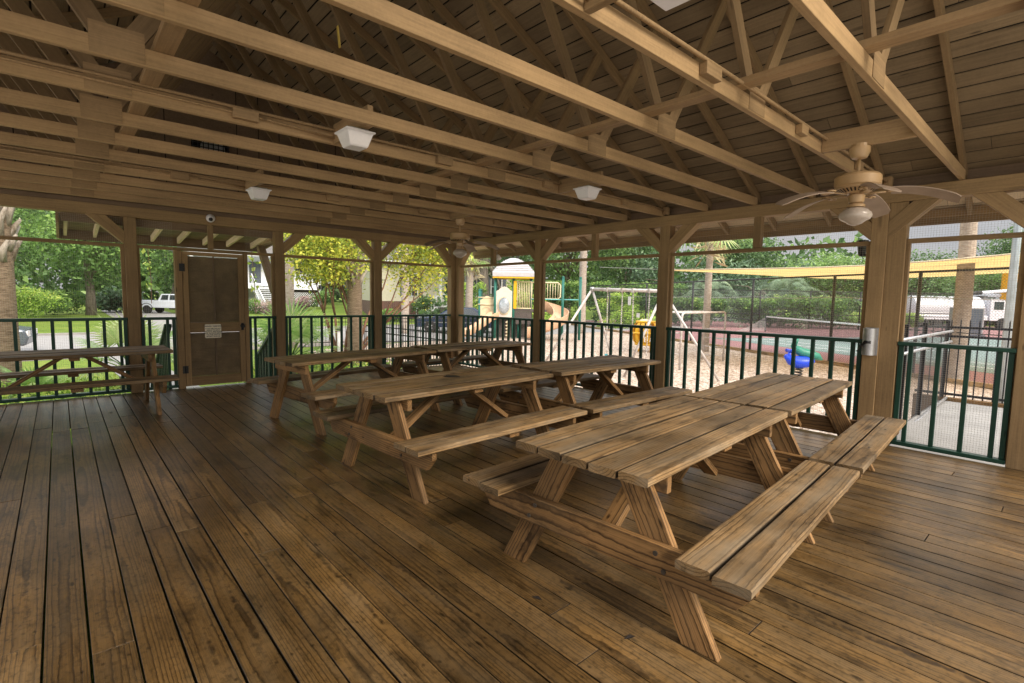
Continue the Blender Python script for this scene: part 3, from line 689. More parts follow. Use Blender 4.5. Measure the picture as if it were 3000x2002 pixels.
# gable wall with vent
mb = MB(); yl = 2*YR
yv0, yv1, zv0, zv1 = -4.62, -4.13, 3.33, 3.70
def gz(y): return ru(y)+.095
def gp(pts): mb.prism([(-.05, p[0], p[1]) for p in pts], (-.03, 0, 0))
gp([(yl, 2.55), (yv0, 2.55), (yv0, gz(yv0)), (yl, gz(yl))]); gp([(yv1, 2.55), (0.1, 2.55), (0.1, gz(.1)), (yv1, gz(yv1))])
gp([(yv0, 2.55), (yv1, 2.55), (yv1, zv0), (yv0, zv0)]); gp([(yv0, zv1), (yv1, zv1), (yv1, gz(yv1)), (YR, gz(YR)), (yv0, gz(yv0))])
gw = thing('gable_wall', 'dark brown panelled gable wall at the far end of the roof', 'wall')
mb.build('siding', 'tandark', gw)
mb = MB()
yq = yl+.2
while yq < 0:
    if not (yv0-.03 < yq < yv1+.03): mb.box(-.0495, -.046, yq, yq+.010, 2.70, gz(yq)-.03)
    yq += .305
mb.build('groove', 'dark', gw)
mb = MB(); mb.box(-.09, .0, -8.8, .0, ZBT+.001, 2.60); mb.build('sill_plate', 'tandark', gw)
gv = thing('gable_vent', 'black wire grid over the square vent high in the gable wall', 'vent', (-.03, (yv0+yv1)/2, zv0))
mb = MB(); hw = (yv1-yv0)/2; H = zv1-zv0
for i in range(8): q = -hw+.02+i*(2*hw-.04)/7; mb.box(.0, .012, q-.006, q+.006, 0, H)
for i in range(7): q = .01+i*(H-.02)/6; mb.box(.013, .024, -hw, hw, q-.006, q+.006)
mb.build('grid', 'black', gv)
mb = MB(); mb.box(-.05, -.04, -hw, hw, 0, H); mb.build('back_panel', 'dark', gv)
mb = MB(); mb.lathe([(.16, 0), (.16, .02)], (0, 0, 0), 20); o = mb.build('fan_disc', 'steel', gv); o.rotation_euler = (0, PI/2, 0); o.location = (-.035, 0.03, .19)
# support blocks, conduits, junction boxes
def block(x0, y0, label):
    mb = MB(); mb.box(-.286, .286, -.02, .02, 0, .139); tag(mb.build('support_block', 'tan', bevel=.003), label, 'block', 'blocks nailed between the trusses', (x0, y0, ZBT+.002))
XF = [.487+.6133*3+.3066, .487+.6133*7+.3066, .487+.6133*11+.3066]     # 2.63, 5.09, 7.54
for i, x in enumerate(XF):
    block(x, -4.52, 'short block above the %s ridge line ceiling light' % ('far', 'middle', 'near')[i])
    block(x, -2.04 if i == 1 else -1.76, 'short block above the ' + ('far ceiling fan', 'ceiling light between the two fans', 'near ceiling fan')[i])
for i, x in enumerate((XF[0]-.3066, XF[1]-.3066, XF[2]-.3066)):
    t = thing('conduit', 'painted conduit with boxes along the truss of the %s light row' % ('far', 'middle', 'near')[i], 'conduit', (x+.019, 0, 0), 0, 'electric conduits on the trusses')
    mb = MB(); mb.tube([(.030, -8.8, 2.645), (.030, -4.9, 2.638), (.030, -3.0, 2.645), (.030, -1.2, 2.64), (.030, -.25, 2.635), (.04, .05, 2.60)], .011, 8); mb.build('pipe', 'tan', t, True)
    mb = MB(); mb.tube([(.024, -8.8, 2.615), (.024, -5.0, 2.605), (.024, -4.5, 2.58)], .008, 6); mb.build('cable', 'tan', t, True)
    for yb, ww in ((-6.62, .16), (-5.15, .16), (-3.55, .16), (-2.25, .12), (-.9, .10)):
        mb = MB(); mb.box(.001, .045, yb-ww/2, yb+ww/2, 2.57, 2.632); mb.build('block', 'tan', t, bevel=.003)
    mb = MB(); mb.box(.01, .075, -.03, .05, 2.56, 2.66); mb.build('junction_box', 'tan', t, bevel=.006)
# ceiling lights: white square tapered lens
def ceiling_light(x, y, label):
    t = thing('ceiling_light', label, 'ceiling light', (x, y, ZBT), 0, 'white square ceiling lights')
    mb = MB(); mb.box(-.07, .07, -.07, .07, -.012, .001); mb.build('mounting_plate', 'steel', t)
    def ring(h, z): return [(-h, -h, z), (h, -h, z), (h, h, z), (-h, h, z)]
    mb = MB(); R = [ring(.105, -.013), ring(.105, -.024), ring(.092, -.028), ring(.067, -.108), ring(.059, -.120)]
    vs = sum(R, []); fs = [(3, 2, 1, 0)]
    for i in range(4):
        for j in range(4): fs.append((i*4+j, i*4+(j+1) % 4, (i+1)*4+(j+1) % 4, (i+1)*4+j))
    fs.append((16, 17, 18, 19)); mb.add(vs, [f[::-1] for f in fs]); mb.build('lens', 'white', t, bevel=.005)
ceiling_light(2.62, -4.47, 'white square ceiling light farthest away, near the gable vent')
ceiling_light(5.22, -4.56, 'large white square ceiling light under the ridge, left of centre')
ceiling_light(7.66, -4.56, 'white square ceiling light cut off by the top of the photo')
ceiling_light(5.22, -2.08, 'white square ceiling light between the two ceiling fans')
# ceiling fans
def make_fan(label, rot):
    t = thing('ceiling_fan', label, 'ceiling fan', (0, 0, 0), rot, 'tan five-blade ceiling fans with lamp globes')
    mb = MB(); mb.lathe([(.075, .005), (.075, -.035), (.055, -.075), (.022, -.082)], n=20); mb.build('canopy', 'fan', t, True, angle=40)
    mb = MB(); mb.lathe([(.060, .03), (.060, .004)], n=16); mb.build('mounting_box', 'fan', t)
    mb = MB(); mb.lathe([(.013, -.08), (.013, -.21)], n=10); mb.build('downrod', 'fan', t, True)
    mb = MB(); mb.lathe([(.03, -.192), (.15, -.204), (.168, -.222), (.168, -.288), (.155, -.30), (.155, -.31), (.10, -.345), (.06, -.348)], n=36); mb.build('motor', 'fan', t, True, angle=40)
    mb = MB()
    for i in range(30):
        a = 2*PI*i/30; c, s = math.cos(a), math.sin(a)
        p = lambda r, w, z: (r*c-w*s, r*s+w*c, z)
        mb.quad(p(.112, -.006, -.3395), p(.148, -.006, -.3165), p(.148, .006, -.3165), p(.112, .006, -.3395))
    mb.build('vent_slot', 'fandark', t)
    mb = MB(); mb.lathe([(.05, -.347), (.062, -.36), (.055, -.415), (.04, -.425)], n=20); mb.build('switch_housing', 'fan', t, True, angle=40)
    mb = MB(); mb.lathe([(.052, -.425), (.066, -.435), (.066, -.452), (.05, -.455)], n=20); mb.build('globe_fitter', 'fan', t, True, angle=40)
    mb = MB(); mb.lathe([(.055, -.455), (.085, -.468), (.118, -.498), (.122, -.52), (.108, -.545), (.07, -.565), (.05, -.58), (.018, -.592), (.004, -.594)], n=28); mb.build('globe', 'lamp_glass', t, True)
    first = None
    for k in range(5):
        a = 2*PI*k/5
        if first is None:
            # blade iron
            mb = MB(); mb.bar((.09, 0, -.352), (.20, .012, -.348), .022, .008); mb.bar((.20, .012, -.348), (.255, .045, -.343), .014, .008); mb.bar((.20, .012, -.348), (.255, -.03, -.352), .014, .008)
            for cy in (.038, -.038):
                pts = [(.245+.032*math.cos(q), cy+.024*math.sin(q), -.344+.12*cy) for q in [2*PI*i/12 for i in range(13)]]
                mb.tube(pts, .006, 5, False)
            iron = mb.build('blade_iron', 'fan', t, True)
            # drooping, pitched blade
            nx = 12; vs = []
            for i in range(nx+1):
                u = i/nx; x = .235+.43*u; w = .062+.016*u
                if i == nx: w *= .72
                dz = -.338-.105*u*u; tw = rad(-14)
                for sg in (-1, 1):
                    for th in (0, -.006): vs.append((x, sg*w*math.cos(tw), dz+sg*w*math.sin(tw)+th))
            fs = []
            for i in range(nx):
                o_ = 4*i; fs += [(o_, o_+4, o_+6, o_+2), (o_+1, o_+3, o_+7, o_+5), (o_, o_+1, o_+5, o_+4), (o_+2, o_+6, o_+7, o_+3)]
            fs += [(0, 2, 3, 1), (4*nx, 4*nx+1, 4*nx+3, 4*nx+2)]
            mb = MB(); mb.add(vs, fs); blade = mb.build('blade', 'fanblade', t, True, angle=40); first = (iron, blade)
        else:
            for q in first:
                c = q.copy(); COL.objects.link(c); c.parent = t; c.rotation_euler = (0, 0, a)
    return t
f1 = make_fan('tan ceiling fan with five drooping blades, nearest, at right', rad(15)); f1.location = (7.50, -1.76, 2.535); f1.scale = (.87, .87, .93)
dup(f1, (2.50, -1.70, 2.535), rad(52), 'smaller looking far ceiling fan in front of the corner post', 'tan five-blade ceiling fans with lamp globes')
# yellow strap hanging from the truss at the top left
mb = MB(); mb.bar((0, 0, 0), (.005, .01, -.11), .02, .004, (0, 1, 0)); tag(mb.build('hanging_strap', flat('dull_yellow_strap', (.42, .30, .06), .7)), 'short yellow strap hanging between the trusses at the top left', 'strap', None, (5.86, -4.95, 2.86))

# ------------------------------------------------------------------ screen door, sign, camera, holder
dr = thing('screen_door', 'brown screen door with dark blinds behind two screened panels', 'door', (0, 0, 0))
def lb(mb, y0, y1, z0, z1, x0, x1): mb.box(x0, x1, y0, y1, z0, z1)
mb = MB(); lb(mb, -4.884, -4.800, 0, HB-.001, -.11, .006); lb(mb, -3.985, -3.931, 0, HB-.001, -.11, .006); mb.build('door_frame', 'tan', dr, bevel=.004)
mb = MB(); lb(mb, -4.795, -3.99, 1.945, 1.998, -.05, -.004); lb(mb, -4.795, -4.722, .03, 1.944, -.05, -.004); lb(mb, -4.066, -3.99, .03, 1.944, -.05, -.004)
lb(mb, -4.721, -4.067, .82, .965, -.05, -.004); lb(mb, -4.721, -4.067, .03, .165, -.05, -.004); mb.build('leaf_frame', 'tan', dr, bevel=.004)
for z0, z1 in ((.166, .819), (.966, 1.944)):
    for ya, yb in ((-4.76, -4.386), (-4.399, -4.03)):
        mb = MB(); zz = z0+.010
        while zz < z1-.014:
            mb.bar((-.06, ya, zz), (-.06, yb, zz), .004, .0245, (.55, 0, 1)); zz += .0215
        mb.build('blind', 'blind', dr)
    mb = MB(); lb(mb, -4.401, -4.384, z0, z1, -.045, -.02); mb.build('mullion', 'tandark', dr)
    mb = MB(); mb.quad((-.018, -4.721, z0), (-.018, -4.067, z0), (-.018, -4.067, z1), (-.018, -4.721, z1)); o = mb.build('door_screen', mesh_mat('door_wire', (.16, .13, .10), .012, .18), dr)
for zh_ in (1.765, .28):
    mb = MB(); lb(mb, -4.835, -4.765, zh_-.055, zh_+.055, .007, .012); mb.tube([(.016, -4.798, zh_-.055), (.016, -4.798, zh_+.055)], .009, 8); mb.build('hinge', 'black', dr)
mb = MB(); mb.lathe([(.03, 0), (.03, .006), (.012, .012), (.012, .035), (.026, .045), (.026, .06), (.012, .066)], n=14); o = mb.build('knob', 'black', dr, True); o.rotation_euler = (0, PI/2, 0); o.location = (-.003, -4.027, .905)
mb = MB(); mb.box(-.003, .004, -4.045, -4.01, .84, .95); mb.build('lock_plate', 'black', dr)
sg = thing('door_sign', 'small cream notice with black lettering on the screen door', 'sign', (-.002, -4.43, .835))
mb = MB(); w, h, r = .108, .103, .018; pts = []
for cx, cz, a0 in ((w-r, h-r, 0), (-w+r, h-r, 90), (-w+r, -h+r, 180), (w-r, -h+r, 270)):
    for i in range(5): a = rad(a0+22.5*i); pts.append((0, cx+r*math.cos(a), cz+r*math.sin(a)))
mb.prism(pts, (.004, 0, 0)); mb.build('plate', 'signface', sg)
TXT = ['FRIENDLY REMINDER', 'IF YOU ARE THE LAST', 'PERSON TO LEAVE', 'THE POOL AREA PLEASE', 'LOCK THE DOOR BEHIND', 'YOU FOR SAFETY &', 'SECURITY REASONS']
for i, s in enumerate(TXT):
    cu = bpy.data.curves.new('lettering', 'FONT'); cu.body = s; cu.align_x = 'CENTER'; cu.size = .0245 if i == 0 else .0205
    cu.offset = .0006; tmp = bpy.data.objects.new('tmp', cu); COL.objects.link(tmp); bpy.context.view_layer.update()
    me = bpy.data.meshes.new_from_object(tmp.evaluated_get(bpy.context.evaluated_depsgraph_get())); bpy.data.objects.remove(tmp); me.name = 'lettering'; me.materials.clear(); me.materials.append(M['ink'])
    o = bpy.data.objects.new('lettering', me); COL.objects.link(o); o.parent = sg
    o.rotation_euler = (PI/2, 0, PI/2); o.location = (.0052, 0, .066-(0 if i == 0 else .034+(i-1)*.0235))
cmr = thing('security_camera', 'white dome security camera on the beam above the screen door', 'camera', (0.0, -4.42, 2.50))
mb = MB(); mb.lathe([(.056, 0), (.06, .016), (.058, .04), (.04, .068), (.016, .08)], n=20); o = mb.build('housing', 'white', cmr, True); o.rotation_euler = (0, PI/2, 0)
mb = MB(); mb.lathe([(.03, 0), (.028, .015), (.012, .026)], n=14); o = mb.build('lens_ball', 'black', cmr, True); o.rotation_euler = (0, rad(105), rad(-12)); o.location = (.058, -.005, -.016)
mb = MB(); mb.box(.002, .05, -.035, .035, HT+.001-2.50, ZB-.001-2.50); 
o = mb.build('door_stud', 'tan'); tag(o, 'short brown stud under the dome security camera', 'stud', None, (-.06, -4.42, 2.50))
mb = MB(); mb.box(-.10, -.045, -4.885, -3.931, HB, HT); tag(mb.build('door_header', 'tan', bevel=.003), 'brown header trim across the top of the screen door', 'trim')
hd = thing('cylinder_holder', 'grey open metal cylinder with black straps on the wide double post', 'holder', (7.255, -.062, .90))
mb = MB(); n = 24; vs = []; 
for r_, z_ in ((.056, 0), (.056, .27), (.050, .27), (.050, .05)):
    for j in range(n): a = 2*PI*j/n; vs.append((r_*math.cos(a), r_*math.sin(a), z_))
fs = [tuple(range(n-1, -1, -1))]
for i in range(3):
    for j in range(n): fs.append((i*n+j, i*n+(j+1) % n, (i+1)*n+(j+1) % n, (i+1)*n+j))
fs.append(tuple(range(3*n, 4*n))); mb.add(vs, fs); mb.build('cup', 'steel', hd, True, angle=35)
mb = MB(); mb.box(-.05, .062, .052, .061, -.005, .275); mb.build('back_plate', 'steel', hd)
mb = MB()
for q in range(5):
    pts = [(-.085+random.uniform(-.02, .02), .0, .03+.02*q), (-.06, -.045+random.uniform(-.01, .01), .09+random.uniform(-.02, .03)), (-.02, -.066, .13+random.uniform(-.015, .02)), (.03, -.06, .125+random.uniform(-.02, .02))]
    mb.tube(pts, .005, 6)
mb.build('strap', 'black', hd, True)
# lamps under the playground eave
fl = thing('flood_light', 'small outdoor double flood light under the eave near the far corner', 'flood light', (.62, .58, 2.30))
mb = MB(); mb.tube([(0, 0, .06), (0, 0, 0), (.05, -.02, -.03)], .012, 7); mb.tube([(0, 0, 0), (-.05, .03, -.03)], .012, 7); mb.build('bracket', 'steel', fl, True)
for p, rz_ in (((.09, -.03, -.07), .4), ((-.09, .05, -.06), -.7)):
    mb = MB(); mb.lathe([(.02, .05), (.035, .03), (.055, -.04), (.05, -.05)], n=14); o = mb.build('lamp_head', 'white', fl, True); o.location = p; o.rotation_euler = (rad(35), 0, rz_)
bl_ = thing('wall_lamp', 'black bracket lamp outside the wide double post', 'lamp', (7.21, .16, 1.83))
mb = MB(); mb.box(-.02, .02, 0, .02, -.04, .12); mb.bar((0, .02, .10), (-.13, .14, .10), .03, .03); mb.build('bracket', 'black', bl_)
mb = MB(); mb.lathe([(.02, .0), (.035, .02), (.05, .15), (.06, .17)], n=6); o = mb.build('lantern', 'black', bl_); o.location = (-.17, .16, .09)
# ------------------------------------------------------------------ porch roof outside the door and its stairs
pr = thing('porch_roof', 'small shed roof with open rafters over the entrance outside the door', 'porch roof', (0, 0, 0))
mb = MB(); lb(mb, -6.08, -3.40, 2.30, 2.43, -.185, -.15); mb.build('ledger', 'tandark', pr)
slp = (2.40-2.26)/(1.05)
mb = MB()
for yy_ in (-6.03, -5.70, -5.35, -5.0, -4.65, -4.29, -3.94, -3.56): mb.bar((-.19, yy_, 2.345), (-1.2, yy_, 2.24), .038, .09)
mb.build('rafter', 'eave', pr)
mb = MB()
for i in range(8):
    a = i/8; b_ = (i+1)/8
    mb.prism([(-.16-1.10*a, -6.12, 2.392-.105*a), (-.16-1.10*a, -3.38, 2.392-.105*a), (-.16-1.10*(b_-.03), -3.38, 2.392-.105*b_), (-.16-1.10*(b_-.03), -6.12, 2.392-.105*b_)], (0, 0, .02), None, (0, 1, 0))
mb.build('deck_boards', 'tanroof', pr)
mb = MB(); lb(mb, -6.12, -3.38, 2.15, 2.31, -1.26, -1.222); mb.build('fascia', 'tandark', pr)
mb = MB(); mb.bar((-.2, -6.11, 2.36), (-1.24, -6.11, 2.24), .03, .16); mb.bar((-.2, -3.39, 2.36), (-1.24, -3.39, 2.24), .03, .16); mb.build('rake_board', 'tan', pr)
mb = MB(); mb.bar((-.15, -3.50, 2.30), (-1.0, -3.50, 2.27), .09, .10); mb.bar((-.88, -3.50, 2.24), (-.15, -3.50, 1.45), .09, .11, (0, 1, 0)); mb.build('bracket', 'tan', pr)
st = thing('entrance_stairs', 'wooden stairs with green sloping rail outside the screen door', 'stairs', (0, 0, 0))
mb = MB()
for i in range(3): lb(mb, -4.95, -3.50, -.19-.17*i, -.15-.17*i, -.42-.30*i, -.11-.30*i)
mb.build('tread', 'table', st)
for ys_, nm in ((-3.47, 'rail'), (-4.98, 'rail')):
    mb = MB(); mb.bar((-.10, ys_, .93), (-1.35, ys_, .22), .09, .045); mb.build('sloping_rail', 'green', st)
    mb = MB(); mb.bar((-.10, ys_, .02), (-1.35, ys_, -.52), .04, .20); mb.build('stringer', 'green', st)
    for i in range(8):
        x = -.15-.16*i; mb = MB(); mb.box(x-.018, x+.018, ys_-.018, ys_+.018, .02+.432*(x+.1), .91+.568*(x+.1)); mb.build('baluster', 'green', st)

# ================================================================== PICNIC TABLES
def picnic_table(x, y, rot, label, length=1.77, beam_out=(True, True), tw=.73, seed=0, zt=.72):
    random.seed(100+seed)
    t = thing('picnic_table', label, 'picnic table', (x, y, 0), rot, 'weathered wooden picnic tables on the deck')
    hl = length/2
    def plank(mb, x0, x1, z0, z1, gl=1.0, gr_=1.0):
        e0, e1 = random.uniform(-.010, .010), random.uniform(-.010, .010); s = random.uniform(-.003, .003); cr = random.uniform(-.004, .004)
        n = 10; vs = []; gr = []; gm = []; c = .006; wl = [random.uniform(-.0016, .0016) for q in range(22)]
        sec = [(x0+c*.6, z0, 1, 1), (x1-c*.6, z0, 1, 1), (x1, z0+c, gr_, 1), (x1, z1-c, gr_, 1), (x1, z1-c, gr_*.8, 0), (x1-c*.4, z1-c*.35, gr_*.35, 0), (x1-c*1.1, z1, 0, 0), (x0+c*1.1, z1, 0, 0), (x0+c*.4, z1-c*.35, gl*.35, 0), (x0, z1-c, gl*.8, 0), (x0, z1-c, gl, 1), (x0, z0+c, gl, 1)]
        m_ = len(sec)
        for i in range(n+1):
            v = -hl+e0+(2*hl+e1-e0)*i/n; dz = cr*(1-(2*i/n-1)**2)+s*.5
            for a, b_, g_, q_ in sec:
                aa = a+(wl[2*i] if a > (x0+x1)/2 else -wl[2*i+1] if 2*i+1 < 22 else 0)
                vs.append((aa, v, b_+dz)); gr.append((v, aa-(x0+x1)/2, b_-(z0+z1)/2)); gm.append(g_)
        fs = [tuple(range(m_)), tuple(range(n*m_+m_-1, n*m_-1, -1))]
        for i in range(n):
            for j in range(m_): fs.append((m_*i+j, m_*(i+1)+j, m_*(i+1)+(j+1) % m_, m_*i+(j+1) % m_))
        # the end grain repeats the section with clean corners
        vs2 = []; gr2 = []; fs2 = []
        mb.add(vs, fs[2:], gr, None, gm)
        for i, flip in ((0, False), (n, True)):
            P = [vs[m_*i+j] for j in range(m_)]; G = [(g[1]*1.0, g[1], g[2]) for g in gr[m_*i:m_*i+m_]]; f_ = tuple(range(m_))
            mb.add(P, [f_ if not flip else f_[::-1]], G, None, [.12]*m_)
    mb = MB(); w = tw/5
    for i in range(5): plank(mb, -tw/2+i*w+.0055, -tw/2+(i+1)*w-.0055, zt-.037, zt, 0 if i == 0 else 1, 0 if i == 4 else 1)
    mb.build('tabletop', 'table', t)
    for sg_ in (-1, 1):
        mb = MB()
        for q_, (a, b_) in enumerate(((.475, .612), (.624, .762))): inn = 1 if (q_ == 0) == (sg_ > 0) else 0; plank(mb, min(sg_*a, sg_*b_), max(sg_*a, sg_*b_), .403, .440, 1-inn, inn)
        mb.build('bench', 'table', t)
        mb = MB(); mb.box(min(sg_*.50, sg_*.74), max(sg_*.50, sg_*.74), -.05, .05, .366, .402); mb.build('bench_cleat', 'leg', t, bevel=.003)
    for k, e in enumerate((-1, 1)):
        yl_ = e*(hl-.185)
        for sg_ in (-1, 1):
            # leg cut level at the floor and under the top
            a = Vector((sg_*.522, 0, 0)); b_ = Vector((sg_*.165, 0, zt-.038)); wx = .155
            poly = [(a.x-wx/2, yl_-.019, 0), (a.x+wx/2, yl_-.019, 0), (b_.x+wx/2, yl_-.019, b_.z), (b_.x-wx/2, yl_-.019, b_.z)]
            mb = MB(); mb.prism(poly, (0, .038, 0), None, (b_-a)); mb.build('leg', 'leg', t, bevel=.004)
        s_ = e if beam_out[k] else -e
        yb = yl_+s_*.039
        poly = [(-.735, yb-.019, .402), (-.735, yb-.019, .345), (-.665, yb-.019, .262), (.665, yb-.019, .262), (.735, yb-.019, .345), (.735, yb-.019, .402)]
        mb = MB(); mb.prism(poly, (0, .038, 0), None, (1, 0, 0)); mb.build('cross_beam', 'leg', t, bevel=.005)
        yc = yl_-s_*.040
        mb = MB(); mb.box(-.335, .335, yc-.019, yc+.019, zt-.127, zt-.038); mb.build('top_cleat', 'leg', t, bevel=.004)
        ya = yl_-e*(.085)
        mb = MB(); mb.bar((0, ya, .30), (0, e*.09, zt-.05), .085, .038, (0, 1, 0)); mb.build('brace', 'leg', t, bevel=.003)
    mb = MB(); mb.box(-.33, .33, -.045, .045, zt-.074, zt-.038); mb.build('top_cleat', 'leg', t, bevel=.003)
    for k, e in enumerate((-1, 1)):
        yl_ = e*(hl-.185); s_ = e if beam_out[k] else -e; yo = yl_+s_*.0585
        for sg_ in (-1, 1):
            for xx_, zz_ in ((.375, .30), (.335, .365)):
                n_ = 8; c_ = (sg_*xx_, yo, zz_); r_ = .011
                P_ = [(c_[0]+r_*math.cos(2*PI*q/n_), c_[1], c_[2]+r_*math.sin(2*PI*q/n_)) for q in range(n_)]
                mb = MB(); mb.prism(P_ if s_ > 0 else P_[::-1], (0, s_*.006, 0)); mb.build('bolt', 'boltm', t)
    return t
R4 = rad(4.0)
picnic_table(7.165, -3.610, R4, 'nearest picnic table, large in front with five-plank top', 1.75, seed=1)
picnic_table(7.045, -1.790, R4, 'picnic table set end to end behind the nearest one, below the near fan', 1.80, seed=2)
picnic_table(5.140, -3.660, rad(3.6), 'middle row picnic table with a black scorch mark on its top', 1.78, seed=3)
picnic_table(5.110, -1.820, rad(-1.0), 'picnic table by the swing set railing, end to end with the scorched one', 1.66, seed=4)
picnic_table(3.000, -3.530, rad(8.0), 'picnic table nearest the screen door in the farthest row', 1.90, beam_out=(False, True), seed=5, tw=.66)
picnic_table(2.740, -1.600, rad(3.0), 'picnic table closest to the far corner, in the farthest row', 1.78, seed=6, tw=.66)
picnic_table(1.120, -6.045, rad(0.5), 'lone picnic table along the left railing beside the door', 1.79, beam_out=(True, True), seed=7)
random.seed(21)
mb = MB(); pts = [(.07*math.cos(a)*(1+.25*math.sin(3*a+1)), .05*math.sin(a)*(1+.2*math.sin(2*a)), 0) for a in [2*PI*i/18 for i in range(18)]]
mb.add(pts, [tuple(range(18))]); tag(mb.build('scorch_mark', 'dark'), 'black scorch mark on the middle row table top', 'stain', None, (5.05, -3.62, .7245), .4)

# ================================================================== OUTSIDE, playground side
CR = rad(48.2)
# swing set
sw = thing('swing_set', 'rusty pipe A-frame swing set with two swings on the wood chips', 'swing set', (0, 0, 0))
A1, A2 = Vector((-.508, 5.034, 1.69)), Vector((1.544, 5.364, 1.645))
mb = MB(); mb.tube([A1, A2], .045, 12); mb.build('top_bar', 'rusty', sw, True)
for A, fs in ((A1, ((-1.30, 3.79), (.07, 5.505))), (A2, ((.895, 4.672), (2.80, 6.13)))):
    for f_ in fs:
        mb = MB(); mb.tube([A, (f_[0], f_[1], GZ-.05)], .033, 10); mb.build('leg', 'rusty', sw, True)
    mb = MB(); mb.lathe([(.06, -.06), (.065, 0), (.06, .06)], A, 12); mb.build('joint', 'steel', sw, True)
def swing(t0, t1, zs, label):
    s = thing('swing', label, 'swing', (0, 0, 0), 0, 'swings hanging from the swing set')
    P0, P1 = A1.lerp(A2, t0), A1.lerp(A2, t1)
    for P in (P0, P1):
        q = Vector((P.x, P.y, zs)).lerp(Vector(((P0.x+P1.x)/2, (P0.y+P1.y)/2, zs)), .1)
        mb = MB(); k = int((P.z-zs)/.055)
        for i in range(k):
            a = P.lerp(q, i/k); b_ = P.lerp(q, (i+.8)/k); mb.bar(a, b_, .034 if i % 2 else .014, .014 if i % 2 else .034, (1, 0, 0))
        mb.build('chain', 'rusty', s)
        mb = MB(); mb.box(P.x-.025, P.x+.025, P.y-.05, P.y+.05, P.z-.06, P.z+.055); mb.build('hanger', 'rusty', s)
    c = (P0+P1)/2; mb = MB(); d = (P1-P0); d.z = 0; d.normalize(); e = Vector((-d.y, d.x, 0)); L = (P1-P0).length*.5
    vs = []
    for i in range(9):
        u = i/8*2-1
        for sg_ in (-1, 1):
            for th in (0, -.02): vs.append(Vector((c.x, c.y, zs-.10+.11*u*u+th))+d*u*L+e*sg_*.075)
    fs = []
    for i in range(8):
        o_ = 4*i; fs += [(o_, o_+4, o_+6, o_+2), (o_+1, o_+3, o_+7, o_+5), (o_, o_+1, o_+5, o_+4), (o_+2, o_+6, o_+7, o_+3)]
    mb.add(vs, fs); mb.build('seat', 'teal', s, True)
swing(.235, .45, -.10, 'teal belt swing on chains, nearer the play structure')
swing(.60, .82, -.28, 'teal belt swing on chains, beside the yellow climber')
# yellow barrel climber
yc = thing('barrel_climber', 'yellow plastic barrel climber with cut-outs standing on legs', 'climber', (-2.6, 10.9, GZ), CR)
mb = MB(); nb = 14
for i in range(nb):
    if i % 4 == 3: continue
    a0, a1 = 2*PI*i/nb, 2*PI*(i+.72)/nb; pr_ = []
    prof = [(.34, .28), (.46, .42), (.50, .62), (.50, .86), (.44, 1.06), (.30, 1.2)]
    vs = []
    for r_, z_ in prof:
        for a in (a0, a1):
            for dr_ in (0, -.03): vs.append(((r_+dr_)*math.cos(a), (r_+dr_)*math.sin(a), z_))
    fs = []
    for k in range(5):
        o_ = 4*k; fs += [(o_, o_+2, o_+6, o_+4), (o_+1, o_+5, o_+7, o_+3), (o_, o_+4, o_+5, o_+1), (o_+2, o_+3, o_+7, o_+6)]
    mb.add(vs, fs)
mb.build('shell_staves', 'pyellow', yc, True, angle=50)
mb = MB()
for z_, r_ in ((.30, .36), (.74, .52), (1.17, .34)): mb.tube([(r_*math.cos(2*PI*i/24), r_*math.sin(2*PI*i/24), z_) for i in range(25)], .045, 6, False)
mb.build('rim_ring', 'pyellow', yc, True)
mb = MB(); mb.lathe([(.30, 1.16), (.20, 1.25), (.02, 1.28)], n=20); mb.build('cap', 'pcream', yc, True)
for a in (.4, 2.0, 3.6, 5.2):
    mb = MB(); mb.tube([(.30*math.cos(a), .30*math.sin(a), .4), (.33*math.cos(a), .33*math.sin(a), -.05)], .035, 8); mb.build('leg', 'pyellow', yc, True)
# overhead ladder
ol = thing('overhead_ladder', 'low grey pipe overhead ladder beside the swing set', 'climbing ladder', (0, 0, 0))
n0, n1, f0, f1_ = Vector((1.06, 7.17, 0)), Vector((.70, 6.93, 0)), Vector((.75, 10.49, 0)), Vector((.10, 10.30, 0))
n1 = n0+(f1_-f0)
for a, b_ in ((n0, f0), (n1, f1_)):
    zt_ = 1.06
    pts = [(a.x, a.y, GZ-.05), (a.x, a.y, zt_-.12), (a.x, a.y+.035, zt_-.03), (a.x, a.y+.12, zt_), (b_.x, b_.y-.12, zt_), (b_.x, b_.y-.035, zt_-.03), (b_.x, b_.y, zt_-.12), (b_.x, b_.y, GZ-.05)]
    mb = MB(); mb.tube(pts, .032, 10); mb.build('side_rail', 'rusty', ol, True)
for i in range(9):
    p, q = n0.lerp(f0, (i+.5)/9), n1.lerp(f1_, (i+.5)/9); mb = MB(); mb.tube([(p.x, p.y, 1.06), (q.x, q.y, 1.06)], .016, 7); mb.build('rung', 'rusty', ol, True)
for a, b_ in ((n0, n1), (f0, f1_)):
    for z_ in (-.42, -.12, .18, .48):
        mb = MB(); mb.tube([(a.x, a.y, z_), (b_.x, b_.y, z_)], .014, 7); mb.build('rung', 'rusty', ol, True)
